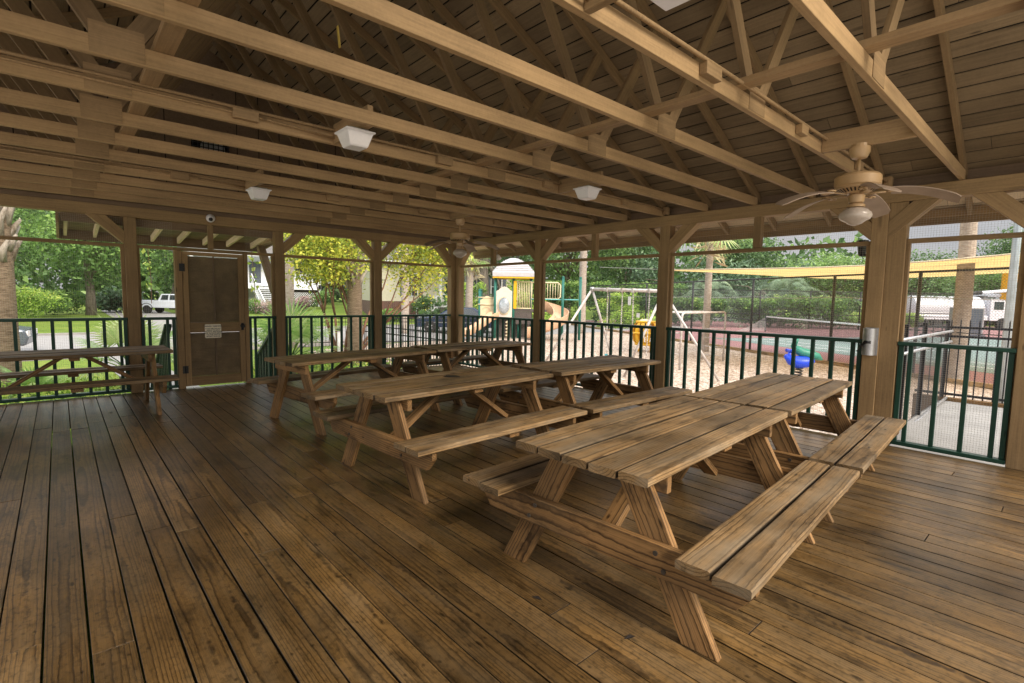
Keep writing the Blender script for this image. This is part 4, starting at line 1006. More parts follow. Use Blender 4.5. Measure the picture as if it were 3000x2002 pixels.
# spring rider
sp_ = thing('spring_rider', 'blue and green animal spring rider near the court edge', 'spring rider', (3.80, 8.35, GZ), rad(40))
mb = MB(); pts = [(.10*math.cos(a), .10*math.sin(a), .0+.34*a/(2*PI*4.5)) for a in [2*PI*4.5*i/70 for i in range(71)]]; mb.tube(pts, .018, 6); mb.build('spring', 'black', sp_, True)
mb = MB(); mb.tube([(-.34, 0, .62), (-.20, 0, .50), (.0, 0, .44), (.20, 0, .46), (.38, 0, .50)], [.05, .13, .17, .15, .05], 12); mb.build('seat_body', 'blue', sp_, True)
mb = MB(); mb.tube([(-.16, .10, .86), (-.05, .10, .80), (.10, .10, .70), (.30, .10, .66), (.50, .10, .60), (.62, .10, .52)], [.03, .10, .13, .13, .10, .02], 12)
mb.tube([(-.12, .10, .84), (-.06, .10, 1.0), (.0, .10, 1.06)], [.07, .06, .02], 10); mb.build('animal_body', 'tealgreen', sp_, True)
mb = MB(); mb.tube([(-.24, 0, .52), (-.24, 0, .72)], [.05, .035], 10); mb.tube([(-.24, -.17, .74), (-.24, -.10, .76), (-.24, 0, .74), (-.24, .10, .76), (-.24, .17, .74)], [.05, .035, .045, .035, .05], 9); mb.build('handle', 'blue', sp_, True)
mb = MB(); mb.lathe([(.16, 0), (.16, .03)], n=14); mb.build('base_plate', 'black', sp_)
# play structure: built in its own frame, x to the right, y away
ps = thing('play_structure', 'green and cream play structure with grey roof, slides and bubble panel', 'play structure', (-9.934, 10.474, GZ), CR)
def pcol(u): return (u-1500)*25/1484
for u, zt_, yy_ in ((1403, 2.35, .3), (1449, 3.35, 0), (1502, 3.35, 0), (1449, 3.35, 1.4), (1555, 3.35, .7), (1555, 3.35, 1.4), (1644, 3.0, -.3), (1694, 3.0, -.3), (1403, 2.35, 1.4)):
    mb = MB(); mb.tube([(pcol(u), yy_, -.05), (pcol(u), yy_, zt_)], .065, 12); mb.lathe([(.07, 0), (.068, .05), (.03, .075)], (pcol(u), yy_, zt_), 12); mb.build('post', 'pgreen', ps, True)
xr0, xr1 = pcol(1441), pcol(1561); xm = (xr0+xr1)/2; hw = (xr1-xr0)/2
def rring(s, z): return [(xm-hw*s, .7-hw*s, z), (xm+hw*s, .7-hw*s, z), (xm+hw*s, .7+hw*s, z), (xm-hw*s, .7+hw*s, z)]
mb = MB(); L_ = [rring(1, 3.02), rring(1.01, 3.25), rring(.72, 3.62), rring(.48, 3.80), rring(.26, 3.93), rring(.08, 3.98)]
vs = sum(L_, []); fs = [(3, 2, 1, 0)]
for i in range(5):
    for j in range(4): fs.append((i*4+j, i*4+(j+1) % 4, (i+1)*4+(j+1) % 4, (i+1)*4+j))
fs.append((20, 21, 22, 23)); mb.add(vs, fs); mb.build('roof', 'pgrey', ps, bevel=.03)
mb = MB()
for s_, z_ in ((.94, 3.34), (.86, 3.44), (.78, 3.54), (.68, 3.64), (.58, 3.72), (.47, 3.80), (.36, 3.87)):
    q = rring(s_+.02, z_); 
    for j in range(4): mb.bar(q[j], q[(j+1) % 4], .03, .018)
mb.build('roof_shingle_ridge', 'pgrey', ps)
mb = MB(); 
q = rring(.97, 2.985)
for j in range(4): mb.bar(q[j], q[(j+1) % 4], .05, .06)
mb.build('roof_rim', 'pyellow', ps)
def arch_panel(x0, x1, z0, z1, rise, y_, mat_, nm, hole=None):
    pts = [(x0, y_, z0), (x1, y_, z0), (x1, y_, z1)]
    for i in range(9):
        a = i/8; xx = x1+(x0-x1)*a; e = math.sin(PI*a); pts.append((xx, y_, z1+rise*max(0, e-.25)/.75))
    pts.append((x0, y_, z1))
    mb = MB(); mb.prism(pts[::-1], (0, .05, 0)); return mb.build(nm, mat_, ps, bevel=.02)
arch_panel(pcol(1452), pcol(1499), 1.02, 2.33, .22, -.03, 'pbeige', 'bubble_panel')
xb = pcol(1475.5); mb = MB()
mb.tube([(xb+.29*math.cos(a), -.06, 1.62+.42*math.sin(a)) for a in [2*PI*i/28 for i in range(29)]], .03, 6, False); mb.build('bubble_rim', 'pcream', ps, True)
mb = MB(); vs = []; fs = []
for i in range(6):
    f_ = math.cos(i/5*PI/2); d_ = math.sin(i/5*PI/2)
    for j in range(24): a = 2*PI*j/24; vs.append((xb+.28*f_*math.cos(a), -.05-.20*d_, 1.62+.41*f_*math.sin(a)))
for i in range(5):
    for j in range(24): fs.append((i*24+j, i*24+(j+1) % 24, (i+1)*24+(j+1) % 24, (i+1)*24+j))
mb.add(vs, fs); mb.build('bubble_window', flat('smoky_bubble', (.30, .34, .38), .08, var=.5, nscale=2.5, spec=.9), ps, True)
arch_panel(pcol(1405), pcol(1446), 1.0, 1.88, .20, .25, 'pcream', 'activity_panel')
mb = MB(); mb.tube([(pcol(1398), .25, 2.0), (pcol(1448), .25, 2.0)], .03, 8); mb.tube([(pcol(1398), .22, 1.66), (pcol(1448), .22, 1.66)], .03, 8); mb.build('panel_bar', 'pcream', ps, True)
mb = MB(); mb.bar((pcol(1420), .19, 1.0), (pcol(1432), .19, 1.45), .03, .03); mb.tube([(pcol(1424)+.17*math.cos(a), .20, 1.42+.12*math.sin(a)) for a in [PI*i/10 for i in range(11)]], .012, 5, False); mb.build('panel_relief', 'psalmon', ps)
mb = MB(); xx0, xx1 = pcol(1502), pcol(1640)
for i in range(9): x = pcol(1514)+i*.085; mb.tube([(x, .0, 1.50), (x, .0, 2.80)], .018, 6)
for z_ in (1.50, 2.80): mb.tube([(pcol(1505), 0, z_), (pcol(1554), 0, z_)], .028, 6)
mb.build('guard_panel', 'pcream', ps, True)
mb = MB(); mb.bar((pcol(1506.5), -.06, 1.47), (pcol(1506.5), -.06, 2.84), .15, .06, (0, 1, 0)); mb.build('guard_edge', 'pyellow', ps, bevel=.02)
mb = MB()
for i in range(11): x = pcol(1556)+i*.128; mb.tube([(x, .1, 2.02), (x, .1, 2.74)], .018, 6)
xe = pcol(1639)
mb.tube([(pcol(1554), .1, 1.98), (xe-.12, .1, 1.98), (xe, .1, 2.08), (xe, .1, 2.66), (xe-.12, .1, 2.78), (pcol(1554), .1, 2.78)], .035, 7); mb.build('barrier_panel', 'pcream', ps, True)
mb = MB(); mb.tube([(pcol(1554), .0, 1.96), (pcol(1644), -.25, 1.96)], .03, 8); mb.tube([(pcol(1640), -.3, 1.96), (pcol(1697), -.3, 1.96)], .028, 8); mb.build('cross_bar', flat('teal_pipe', (.12, .42, .40), .4), ps, True)
mb = MB(); mb.box(pcol(1502), pcol(1600), .05, 1.4, 1.34, 1.44); mb.box(pcol(1500), pcol(1556), .06, .12, .72, 1.33); mb.box(pcol(1403), pcol(1500), .4, 1.4, .92, 1.0); mb.box(pcol(1452), pcol(1552), .5, .56, .05, .92); mb.build('platform', 'pdark', ps)
# curved slide (right) and straight slide (left)
def slide(pts, wv, mat_, nm, depth=.26):
    vs = []; fs = []; k = len(pts)
    prof = [(-.36, .30), (-.34, .30), (-.27, .03), (-.14, -.03), (.14, -.03), (.27, .03), (.34, .30), (.36, .30), (.31, .0), (.16, -.09), (-.16, -.09), (-.31, .0)]; m_ = len(prof)
    for i, p in enumerate(pts):
        p = Vector(p); d = Vector(pts[min(i+1, k-1)])-Vector(pts[max(i-1, 0)]); d.z = 0; d.normalize(); s_ = Vector((d.y, -d.x, 0))
        for a, b_ in prof: vs.append(p+s_*a*wv+Vector((0, 0, b_*depth/.26)))
    for i in range(k-1):
        for j in range(m_): fs.append((i*m_+j, i*m_+(j+1) % m_, (i+1)*m_+(j+1) % m_, (i+1)*m_+j))
    fs += [tuple(range(m_)), tuple(range((k-1)*m_, k*m_))[::-1]]
    mb = MB(); mb.add(vs, fs); return mb.build(nm, mat_, ps, True, angle=50)
xc_ = pcol(1590); pts = []
for i in range(17):
    a = rad(100-i*15.5); pts.append((xc_+.15+.72*math.cos(a), -.15+.72*math.sin(a)-.0, 1.52-1.28*i/16))
pts.append((pts[-1][0]-.35, pts[-1][1]-.02, .20)); slide(pts, 1.05, 'psalmon', 'spiral_slide', .34)
slide([(pcol(1452), -.1, 1.05), (pcol(1440), -.3, .98), (pcol(1395), -.9, .42), (pcol(1375), -1.2, .24), (pcol(1350), -1.5, .20)], .75, 'psalmon', 'straight_slide', .24)
mb = MB()
for i in range(5): mb.lathe([(.02, 0), (.10, .03), (.10, .07), (.02, .10)], (pcol(1486), -.25, .12+.16*i), 12)
mb.tube([(pcol(1486), -.25, 0), (pcol(1486), -.25, .9)], .02, 6); mb.build('step_discs', 'pcream', ps, True)
for u in (1500, 1560): 
    mb = MB(); mb.tube([(pcol(u)+.3, .3, -.05), (pcol(u)+.3, .3, 1.34)], .05, 8); mb.build('support_leg', 'pgreen', ps, True)
# shade sail
ss = thing('shade_sail', 'yellow triangular shade sail stretched low toward the right', 'shade sail', (0, 0, 0))
near = [(-.57, 9.275, 2.44), (2.19, 9.35, 2.393), (3.75, 9.59, 2.395), (4.94, 9.41, 2.40), (6.4, 9.5, 2.47), (7.74, 9.55, 2.575), (9.6, 9.6, 2.75)]
farr = [(-.60, 9.35, 2.44), (.49, 13.47, 2.424), (2.03, 15.18, 2.337), (3.41, 15.97, 2.307), (5.4, 17.1, 2.42), (7.29, 18.08, 2.577), (9.6, 19.2, 2.75)]
mb = MB(); vs = []; fs = []; m_ = 6
for a, b_ in zip(near, farr):
    for j in range(m_): u = j/(m_-1); vs.append(Vector(a).lerp(Vector(b_), u)+Vector((0, 0, -.03*math.sin(PI*u))))
for i in range(len(near)-1):
    for j in range(m_-1): fs.append((i*m_+j, (i+1)*m_+j, (i+1)*m_+j+1, i*m_+j+1))
mb.add(vs, fs)
msail, nts, bs, os_ = new_mat('shade_cloth'); tcs = nd(nts, 'TexCoord').outputs['Object']
cs = mixc(nts, noise(nts, tcs, 1.5, 3), (.70, .48, .17), (.80, .60, .27)); nts.links.new(cs, bs.inputs['Base Color']); bs.inputs['Roughness'].default_value = .85
tl = nd(nts, 'BsdfTranslucent', None, Color=cs); mx_ = nd(nts, 'MixShader', None, Fac=.55, i1=bs.outputs[0], i2=tl.outputs[0]); nts.links.new(mx_.outputs[0], os_.inputs[0])
mb.build('cloth', msail, ss, True)
mb = MB(); mb.tube(near, .022, 6); mb.build('hem', flat('pale_hem', (.62, .52, .36), .8), ss, True)
mb = MB(); mb.tube([near[0], (-3.6, 9.2, 2.62)], .008, 5); mb.build('cable', 'steel', ss)
# chain link fence along the near court edge
cf = thing('chain_link_fence', 'tall black chain link fence along the near edge of the tennis court', 'fence', (0, 0, 0))
ppx = [(9.2, 9.69), (5.67, 11.46), (3.27, 12.67), (-.01, 14.32), (-3.53, 16.10), (-7.3, 17.99), (-11.38, 20.05), (-15.4, 22.07)]
for p in ppx:
    mb = MB(); mb.tube([(p[0], p[1], GZ), (p[0], p[1], 2.33)], .045, 8); mb.build('fence_post', 'black', cf, True)
mb = MB(); mb.tube([(ppx[0][0], ppx[0][1], 2.31), (ppx[-1][0], ppx[-1][1], 2.31)], .03, 8); mb.build('top_rail', 'black', cf, True)
mb = MB(); pts = []
for i in range(len(ppx)-1):
    for u in (0, .5): 
        a, b_ = Vector(ppx[i]+(1.62,)), Vector(ppx[i+1]+(1.62,)); q = a.lerp(b_, u); q.z -= .06 if u else 0; pts.append(q)
mb.tube(pts, .012, 6); mb.build('mid_wire', 'steel', cf, True)
mb = MB(); mb.tube([(p[0], p[1], .72) for p in ppx], .014, 6); mb.build('low_wire', 'black', cf, True)
L_ = (Vector(ppx[-1])-Vector(ppx[0])).length; mb = MB(); mb.quad((0, .05, 0), (L_, .05, 0), (L_, .05, 2.9), (0, .05, 2.9)); o = mb.build('chain_mesh', 'chain', cf); o.location = (ppx[0][0], ppx[0][1], GZ); o.rotation_euler = (0, 0, math.atan2(ppx[-1][1]-ppx[0][1], ppx[-1][0]-ppx[0][0]))
for p, z_, lab in (((-8.85, 18.72), 1.35, 'small white notice high on the fence near the swing set'), ((-7.9, 18.24), .55, 'small white notice low on the fence near the swing set')):
    mb = MB(); mb.box(-.17, .17, -.01, .0, -.25 if z_ > 1 else -.12, .25 if z_ > 1 else .12); tag(mb.build('fence_notice', 'white'), lab, 'notice', None, (p[0], p[1]-.1, z_), rad(-27))
# far court fence + hedges
cf2 = thing('court_back_fence', 'black wire fence beyond the tennis court in front of the hedge', 'fence', (0, 0, 0))
b0, b1 = Vector((-13, 28.5, 0)), Vector((2.5, 45.5, 0)); L_ = (b1-b0).length
for i in range(7):
    p = b0.lerp(b1, i/6); mb = MB(); mb.tube([(p.x, p.y, GZ), (p.x, p.y, 2.3)], .05, 6); mb.build('fence_post', 'black', cf2, True)
mb = MB()
for z_ in (.5, 2.3): mb.tube([(b0.x, b0.y, z_), (b1.x, b1.y, z_)], .03, 6)
mb.build('rail', 'black', cf2, True)
mb = MB(); mb.quad((0, 0, 0), (L_, 0, 0), (L_, 0, 2.9), (0, 0, 2.9)); o = mb.build('wire_mesh', 'chain', cf2); o.location = (b0.x, b0.y, GZ); o.rotation_euler = (0, 0, math.atan2(b1.y-b0.y, b1.x-b0.x))
tn = thing('tennis_net', 'sagging tennis net with white top band across the green court', 'tennis net', (0, 0, 0))
q0, q1 = Vector((-5.6, 29.8, 0)), Vector((2.5, 22.4, 0)); L_ = (q1-q0).length
mb = MB(); mb.quad((0, 0, .04), (L_, 0, .04), (L_, 0, 1.0), (0, 0, 1.0)); o = mb.build('mesh', 'netm', tn); o.location = (q0.x, q0.y, GZ); o.rotation_euler = (0, 0, math.atan2(q1.y-q0.y, q1.x-q0.x))
mb = MB(); mb.bar((q0.x, q0.y, GZ+1.03), (q1.x, q1.y, GZ+.98), .03, .08); mb.build('top_band', 'line', tn)
for q in (q0, q1):
    mb = MB(); mb.tube([(q.x, q.y, GZ), (q.x, q.y, GZ+1.1)], .05, 8); mb.build('net_post', 'black', tn, True)
mb = MB(); mb.quad(q0+Vector((0, 0, GZ+1.0)), q0+Vector((-.9, -.9, GZ+.25)), q0+Vector((-1.3, -1.5, GZ+.03)), q0+Vector((.1, -.1, GZ+.1))); mb.build('loose_end', mesh_mat('loose_net', (.3, .29, .27), .05, .3), tn)
for x, y, w_, h_, mt_, lab in ((.6, 33.5, .42, .95, 'white', 'white board hanging on the court fence beyond the net'), (3.6, 39.0, 1.6, 1.1, 'steel', 'grey utility box behind the court near the trucks')):
    t = thing('court_sign' if mt_ == 'white' else 'utility_box', lab, 'board' if mt_ == 'white' else 'box', (x, y, GZ), rad(30))
    if mt_ == 'white':
        mb = MB(); mb.box(-.42, .42, 0, .03, .75, 1.85); mb.build('board', 'white', t)
        mb = MB(); mb.tube([(-.3, .05, 0), (-.3, .05, 1.5)], .03, 6); mb.tube([(.3, .05, 0), (.3, .05, 1.5)], .03, 6); mb.build('stake', 'black', t)
    else:
        mb = MB(); mb.box(-.8, .8, -.4, .4, .1, 1.9); mb.build('cabinet', 'steel', t, bevel=.03)
        mb = MB(); mb.box(-.9, .9, -.5, .5, 0, .1); mb.box(-.7, -.05, -.42, -.40, .2, 1.8); mb.box(.05, .7, -.42, -.40, .2, 1.8); mb.build('cabinet_door', 'cargrey', t)
# landing fences
lf = thing('picket_fence', 'black metal picket fence at the far side of the concrete landing', 'fence', (6.95, 4.2, 0))
L_ = 3.4
for z_ in (1.075, .935, .03):
    mb = MB(); mb.box(0, L_, -.02, .02, z_-.018, z_+.018); mb.build('rail', 'black', lf)
p0 = None
for i in range(32):
    x = .06+.108*i
    if p0 is None:
        mb = MB(); mb.box(-.008, .008, -.008, .008, -.05, 1.16); mb.lathe([(.012, 1.16), (.001, 1.21)], n=6); p0 = mb.build('picket', 'black', lf); p0.location = (x, 0, 0)
    else:
        c = p0.copy(); COL.objects.link(c); c.parent = lf; c.location = (x, 0, 0)
sf = thing('scrim_fence', 'black mesh screened fence with grey handrails beside the landing', 'fence', (7.30, .30, 0), PI/2)
mb = MB(); mb.quad((0, 0, -.45), (3.85, 0, -.45), (3.85, 0, 1.14), (0, 0, 1.14)); mb.build('scrim', 'scrim', sf)
for x in (.02, 1.0, 2.1, 3.83):
    mb = MB(); mb.box(x-.022, x+.022, -.025, .025, -.6, 1.18); mb.build('fence_post', 'black', sf)
for z_ in (1.02, .86):
    mb = MB(); mb.tube([(0, -.06, z_), (3.8, -.06, z_)], .02, 8); mb.build('handrail', 'steel', sf, True)
mb = MB(); mb.tube([(0, -.06, -.12), (3.8, -.06, -.02)], .02, 8); mb.build('foot_rail', 'steel', sf, True)
# light pole
lp = thing('light_pole', 'tall pale steel court light pole at the right', 'light pole', (7.68, 8.40, GZ))
mb = MB(); mb.tube([(0, 0, 0), (0, 0, 8.5)], [.075, .055], 12); mb.build('pole', flat('pale_blue_steel', (.42, .50, .55), .4, .3), lp, True)
mb = MB(); mb.box(-.6, .6, -.05, .05, 8.4, 8.5); mb.build('crossarm', 'steel', lp)
for x in (-.5, .5):
    mb = MB(); mb.box(x-.18, x+.18, -.25, .12, 8.25, 8.42); mb.build('floodlight_head', 'black', lp)

# ================================================================== PALMS
def palm(label, x, y, r, h, mat='palmbark', boots=None, crown=True, z=None, cz=None, group='palms around the pavilion', lean=0, nf=22, skirt=0):
    z0 = gh(x, y) if z is None else z
    t = thing('palm_tree', label, 'palm tree', (x, y, z0), random.uniform(0, 6), group)
    mb = MB(); k = 26; pts = []; rs = []
    for i in range(k+1):
        u = i/k; pts.append((lean*u*u, .03*math.sin(u*5), -.1+(h+.1)*u)); rs.append(r*(1.12-.2*u+.10*math.exp(-u*14)+.025*(i % 2)))
    mb.tube(pts, rs, 14); mb.build('trunk', mat, t, True)
    if boots:
        mb = MB(); zz = boots
        while zz < h:
            for j in range(5):
                a = j*2*PI/5+zz*2.4+random.uniform(-.15, .15); c, s_ = math.cos(a), math.sin(a); zj = zz+random.uniform(-.06, .06); rr = r*1.0; L = random.uniform(.28, .60)
                tw_ = random.uniform(-.5, .5); L = L*min(1.25, r/.20)
                b_ = Vector((c*rr*.75, s_*rr*.75, zj)); kf = r/.20; m1 = b_+Vector((c*.08*kf, s_*.08*kf, L*.55)); e = b_+Vector((c*(.10*kf+L*.22)-s_*tw_*.15, s_*(.10*kf+L*.22)+c*tw_*.15, L))
                mb.tube([b_, m1, e], [r*.36, r*.28, .025], 5)
            zz += .24
        mb.build('leaf_boots', 'boot', t, True)
    if skirt:
        P = []; 
        for i in range(skirt):
            a = rng.uniform(0, 6.28); u = rng.random(); rr = r+.1+.35*u; P.append((rr*math.cos(a), rr*math.sin(a), h-.1-1.3*u*rng.random()))
        cards('dead_fronds', np.array(P), .55, 'deadfrond', t, None, None, .14, upbias=0)
    if crown:
        vs = []; fs = []; rn = []; me_v = []
        for i in range(nf):
            a = i*2.4; el = rad(70-100*(i/nf)); L = random.uniform(.75, 1.05); hub = Vector((math.cos(a)*math.cos(el), math.sin(a)*math.cos(el), math.sin(el)))
            c = Vector((lean, 0, h))+hub*L; side = hub.cross(Vector((0, 0, 1)))
            side = side.normalized() if side.length > .01 else Vector((1, 0, 0)); nn = side.cross(hub).normalized(); q = random.random()
            for j in range(17):
                b_ = rad(-105+210*j/16); d = hub*math.cos(b_)+side*math.sin(b_); l2 = (.75+.25*math.cos(b_))*L*.95
                p1 = c+d*l2*.55+nn*.05; p2 = c+d*l2-Vector((0, 0, .22*l2)); pw = d.cross(nn)*.030
                o_ = len(vs); vs += [c, p1-pw, p2, p1+pw]; fs.append((o_, o_+1, o_+2, o_+3)); rn += [q*.6+random.random()*.4]*4
            o_ = len(vs); s0 = Vector((lean, 0, h-.1)); vs += [s0-side*.015, c-side*.012, c+side*.012, s0+side*.015]; fs.append((o_, o_+1, o_+2, o_+3)); rn += [.6]*4
        mb = MB(); mb.add(vs, fs); mb.r = rn; mb.build('crown', 'palmleaf', t)
    return t
palm('thick palm trunk with cut leaf boots behind the left railing', -5.60, -6.98, .205, 5.2, boots=2.55, group=None)
palm('palm trunk with ringed bark behind the crape myrtle stems', -5.07, .121, .19, 5.0, boots=2.15, group=None)
palm('pale smooth palm trunk right of the entrance stairs', -11.1, .30, .17, 7.0, 'palmpale', group=None)
palm('pale palm trunk in front of the cream house', -15.4, 7.64, .19, 8.0, 'palmpale', group=None)
palm('palm with a skirt of dry fronds just right of the corner post', -15.46, 11.99, .21, 4.3, 'palmpale', skirt=260, group=None)
palm('slim pale palm trunk behind the swing set frame', -10.8, 16.73, .20, 9.0, 'palmpale', group=None)
palm('slim palm trunk in front of the overhead ladder and court', -1.24, 13.08, .13, 4.55, 'palmpale', skirt=90, group=None, nf=16)
palm('stout pale palm trunk in front of the white trucks', 6.6, 11.16, .17, 6.5, 'palmpale', group=None)
# palmettos: low fans
def palmetto(label, x, y, h, nf, L0, stem=0.0, z=None):
    t = thing('palmetto', label, 'palmetto', (x, y, GZ if z is None else z), 0)
    if stem:
        mb = MB(); mb.tube([(0, 0, -.1), (0, 0, stem*.6), (0, 0, stem)], [.13, .15, .10], 10)
        for i in range(26):
            a = i*2.4; zz = stem*(.1+.85*i/26); mb.tube([(math.cos(a)*.1, math.sin(a)*.1, zz), (math.cos(a)*.2, math.sin(a)*.2, zz+.15)], [.04, .015], 5)
        mb.build('stem', 'boot', t)
    vs = []; fs = []; rn = []; mb2 = MB()
    for i in range(nf):
        a = i*2.4+random.uniform(-.2, .2); el = rad(82-75*((i+.5)/nf)); pl = L0*random.uniform(.75, 1.15)
        hub = Vector((math.cos(a)*math.cos(el), math.sin(a)*math.cos(el), math.sin(el)))
        s0 = Vector((0, 0, stem)); c = s0+hub*pl; mb2.tube([s0, s0.lerp(c, .5)+Vector((0, 0, .04)), c], [.014, .011, .009], 5)
        hub = (hub+Vector((0, 0, -.25))).normalized()
        side = hub.cross(Vector((0, 0, 1))).normalized(); nn = side.cross(hub).normalized(); q = random.random(); R = h*random.uniform(.42, .58)
        for j in range(25):
            b_ = rad(-125+250*j/24); d = hub*math.cos(b_)+side*math.sin(b_); l2 = R*(.72+.28*math.cos(b_*.8))
            p1 = c+d*l2*.5+nn*.02; p2 = c+d*l2-Vector((0, 0, .10*l2)); pw = d.cross(nn)*.022
            o_ = len(vs); vs += [c, p1-pw, p2, p1+pw]; fs.append((o_, o_+1, o_+2, o_+3)); rn += [min(1, q*.55+random.random()*.3+.15)]*4
    mb = MB(); mb.add(vs, fs); mb.r = rn; mb.build('fan_leaves', 'palmleaf', t)
    mb2.build('petiole', 'hedge', t)
palmetto('palmetto with long fan leaves behind the lone table railing', -3.3, -5.15, 1.25, 16, .75, .42)
palmetto('palmetto with broad fan leaves right of the door, behind the railing', -3.25, -2.25, 1.45, 20, .85, .55)
palmetto('small palmetto at the foot of the thick left palm', -3.9, -6.55, .8, 9, .4)
# pindo palms behind the court
def pindo(label, x, y, h, R):
    t = thing('feather_palm', label, 'palm tree', (x, y, GZ), random.uniform(0, 6))
    mb = MB(); mb.tube([(0, 0, -.1), (0, 0, h*.55), (0, 0, h)], [.34, .30, .36], 10); mb.build('trunk', 'boot', t)
    vs = []; fs = []; rn = []
    for i in range(24):
        a = i*2.4; el = rad(82-78*(i/24)); q = random.random(); N_ = 15; prev = Vector((0, 0, h)); v = Vector((math.cos(a)*math.cos(el), math.sin(a)*math.cos(el), math.sin(el)))*R/9
        for s_ in range(N_):
            nxt = prev+v; v = v*.985+Vector((0, 0, -.040*R/3)); side = v.cross(Vector((0, 0, 1))).normalized(); l2 = R*.24*math.sin(PI*(s_+1.5)/(N_+2))
            for sg_ in (-1, 1):
                for e in (0, .5):
                    p = prev.lerp(nxt, e); tip = p+side*sg_*l2*.75+v.normalized()*l2*.55+Vector((0, 0, -.25*l2)); w_ = v.normalized()*.034
                    o_ = len(vs); vs += [p-w_, p+w_, tip]; fs.append((o_, o_+1, o_+2)); rn += [min(1, q*.6+random.random()*.25+.22*(sg_ > 0)-.1)]*3
            prev = nxt
    mb = MB(); mb.add(vs, fs); mb.r = rn; mb.build('crown', 'pindo', t)
pindo('grey green feather palm behind the court, left of the slim trunk', -12.4, 35.0, 2.3, 3.4)
pindo('grey green feather palm behind the court with drooping dry fronds', -8.2, 39.5, 2.6, 3.6)

# ================================================================== TREES
tree('broadleaf_tree', 'large pale green oak with leaning trunk behind the left lawn', -45.0, -4.2, 12.5, 6.6, .57, mat='leafmid', leaf=.30, n=15000, k=34, tr=.3, key='oakA', lean=1.2)
tree('broadleaf_tree', 'dark oak at the far left behind the round shrubs', -50, -12.5, 14, 7.5, .56, mat='leafdark', leaf=.34, n=13000, k=34, key='oakB')
tree('broadleaf_tree', 'tall green tree directly behind the white pickup', -60, 3.5, 15, 7, .5, mat='leafmid', leaf=.4, key='oakA')
tree('broadleaf_tree', 'green tree overhanging the left lawn beside the thick palm', -30, -9.4, 10.5, 4.6, .62, mat='leafmid', leaf=.22, n=13000, k=32, key='oakC')
tree('broadleaf_tree', 'tall dark tree behind the white house', -62, 14, 17, 8, .3, key='oakB')
tree('broadleaf_tree', 'dark tree behind the gap between the two houses', -52, 22, 16, 8, .3, key='oakA')
tree('broadleaf_tree', 'dark tree behind the cream house roof', -46, 34, 16, 8, .3, key='oakB')
tree('broadleaf_tree', 'mossy oak with forked trunk behind the play structure', -22.8, 18.9, 14, 6.5, .36, mat='leafdark', leaf=.36, n=8000, tr=.42, key='oakD')
tree('broadleaf_tree', 'dark oak behind the pale palm by the swing set', -24, 30, 13, 6.5, .3, key='oakC')
lims = [(-19.5, 41, 8.8, 6, 'leafblue', 'pine'), (-12.5, 46, 7.8, 5.5, 'leafblue', 'pine'), (-26, 42, 12, 6, 'leafdark', 'oakB'), (-7.5, 52, 7.3, 5.6, 'leafdark', 'oakC'), (-2.2, 56, 7.7, 5.5, 'leafdark', 'oakD'), (-14, 60, 8.2, 7, 'leafdark', 'oakA'), (-20, 56, 11, 7, 'leafdark', 'oakB'), (2.6, 66, 7.2, 5.0, 'leafdark', 'oakC'), (5.2, 72, 11.5, 6.0, 'leafdark', 'oakB'), (11.5, 70, 14.5, 7.0, 'leafdark', 'oakD'), (-31, 26, 12, 5, 'leafdark', 'oakC'), (-1.0, 74, 7.6, 6, 'leafdark', 'oakA')]
DESC = ['feathery pine behind the swing set top bar', 'feathery pine behind the left feather palm', 'dark tall oak behind the yellow-green shrubs', 'dark oak behind the second feather palm', 'rounded oak above the tennis net', 'oak far behind the two feather palms', 'oak far behind the swing set pines', 'low oak seen just right of the wide double post', 'oak behind the tank truck and stout palm', 'tall oak at the right edge behind the light pole', 'dark oak behind the play structure roof', 'low far oak above the tank truck']
for (x, y, h, rx, mt_, key), lab in zip(lims, DESC):
    tree('broadleaf_tree' if key != 'pine' else 'pine_tree', lab, x, y, h, rx, .25, mat=mt_, leaf=.40, n=6500, k=28, key=key)
tree('yellow_green_shrub', 'yellow green shrub behind the play structure slide', -16.5, 17.2, 4.3, 2.3, .08, mat='leaflime', leaf=.20, n=7000, k=26, tr=.06, key='lime', cat='shrub')
tree('yellow_green_shrub', 'yellow green shrub behind the bubble panel', -19.2, 15.0, 3.6, 1.8, .08, key='lime', cat='shrub')
tree('yellow_green_shrub', 'yellow green shrub behind the left swing frame leg', -13.5, 24.5, 3.0, 2.4, .08, key='lime', cat='shrub')
# crape myrtle
cm = thing('crape_myrtle', 'yellow leaved crape myrtle with several red brown stems behind the railing', 'tree', (-5.9, .15, GZ))
mb = MB(); ends = []
def br_(p, d, L, r, depth):
    p = Vector(p); d = Vector(d).normalized(); pts = [p]; q = p.copy(); dd = d.copy(); n_ = 4
    for i in range(n_):
        dd = (dd+Vector((random.uniform(-.12, .12), random.uniform(-.12, .12), random.uniform(0, .10)))).normalized(); q = q+dd*L/n_; pts.append(q.copy())
    mb.tube(pts, [r*(1-.45*i/n_) for i in range(n_+1)], 7)
    if depth == 0 or r < .008: ends.append(q); return
    if depth < 3: ends.append(pts[2])
    for k in range(random.choice((2, 2, 3)) if depth > 1 else 3):
        a = random.uniform(0, 6.28); br_(q, dd+Vector((math.cos(a), math.sin(a), random.uniform(-.05, .3)))*.55, L*random.uniform(.62, .85), r*.55, depth-1)
for a, tl_, L in ((.3, .28, 1.5), (1.5, .18, 1.7), (2.7, .30, 1.4), (3.9, .42, 1.5), (4.6, .36, 1.6), (5.5, .26, 1.5), (1.35, .95, 1.7), (1.7, .75, 1.8), (1.1, .60, 1.8)):
    br_((.12*math.cos(a), .12*math.sin(a), -.05), (math.cos(a)*tl_, math.sin(a)*tl_, 1), L, .055, 4)
mb.build('stems', 'crapebark', cm, True)
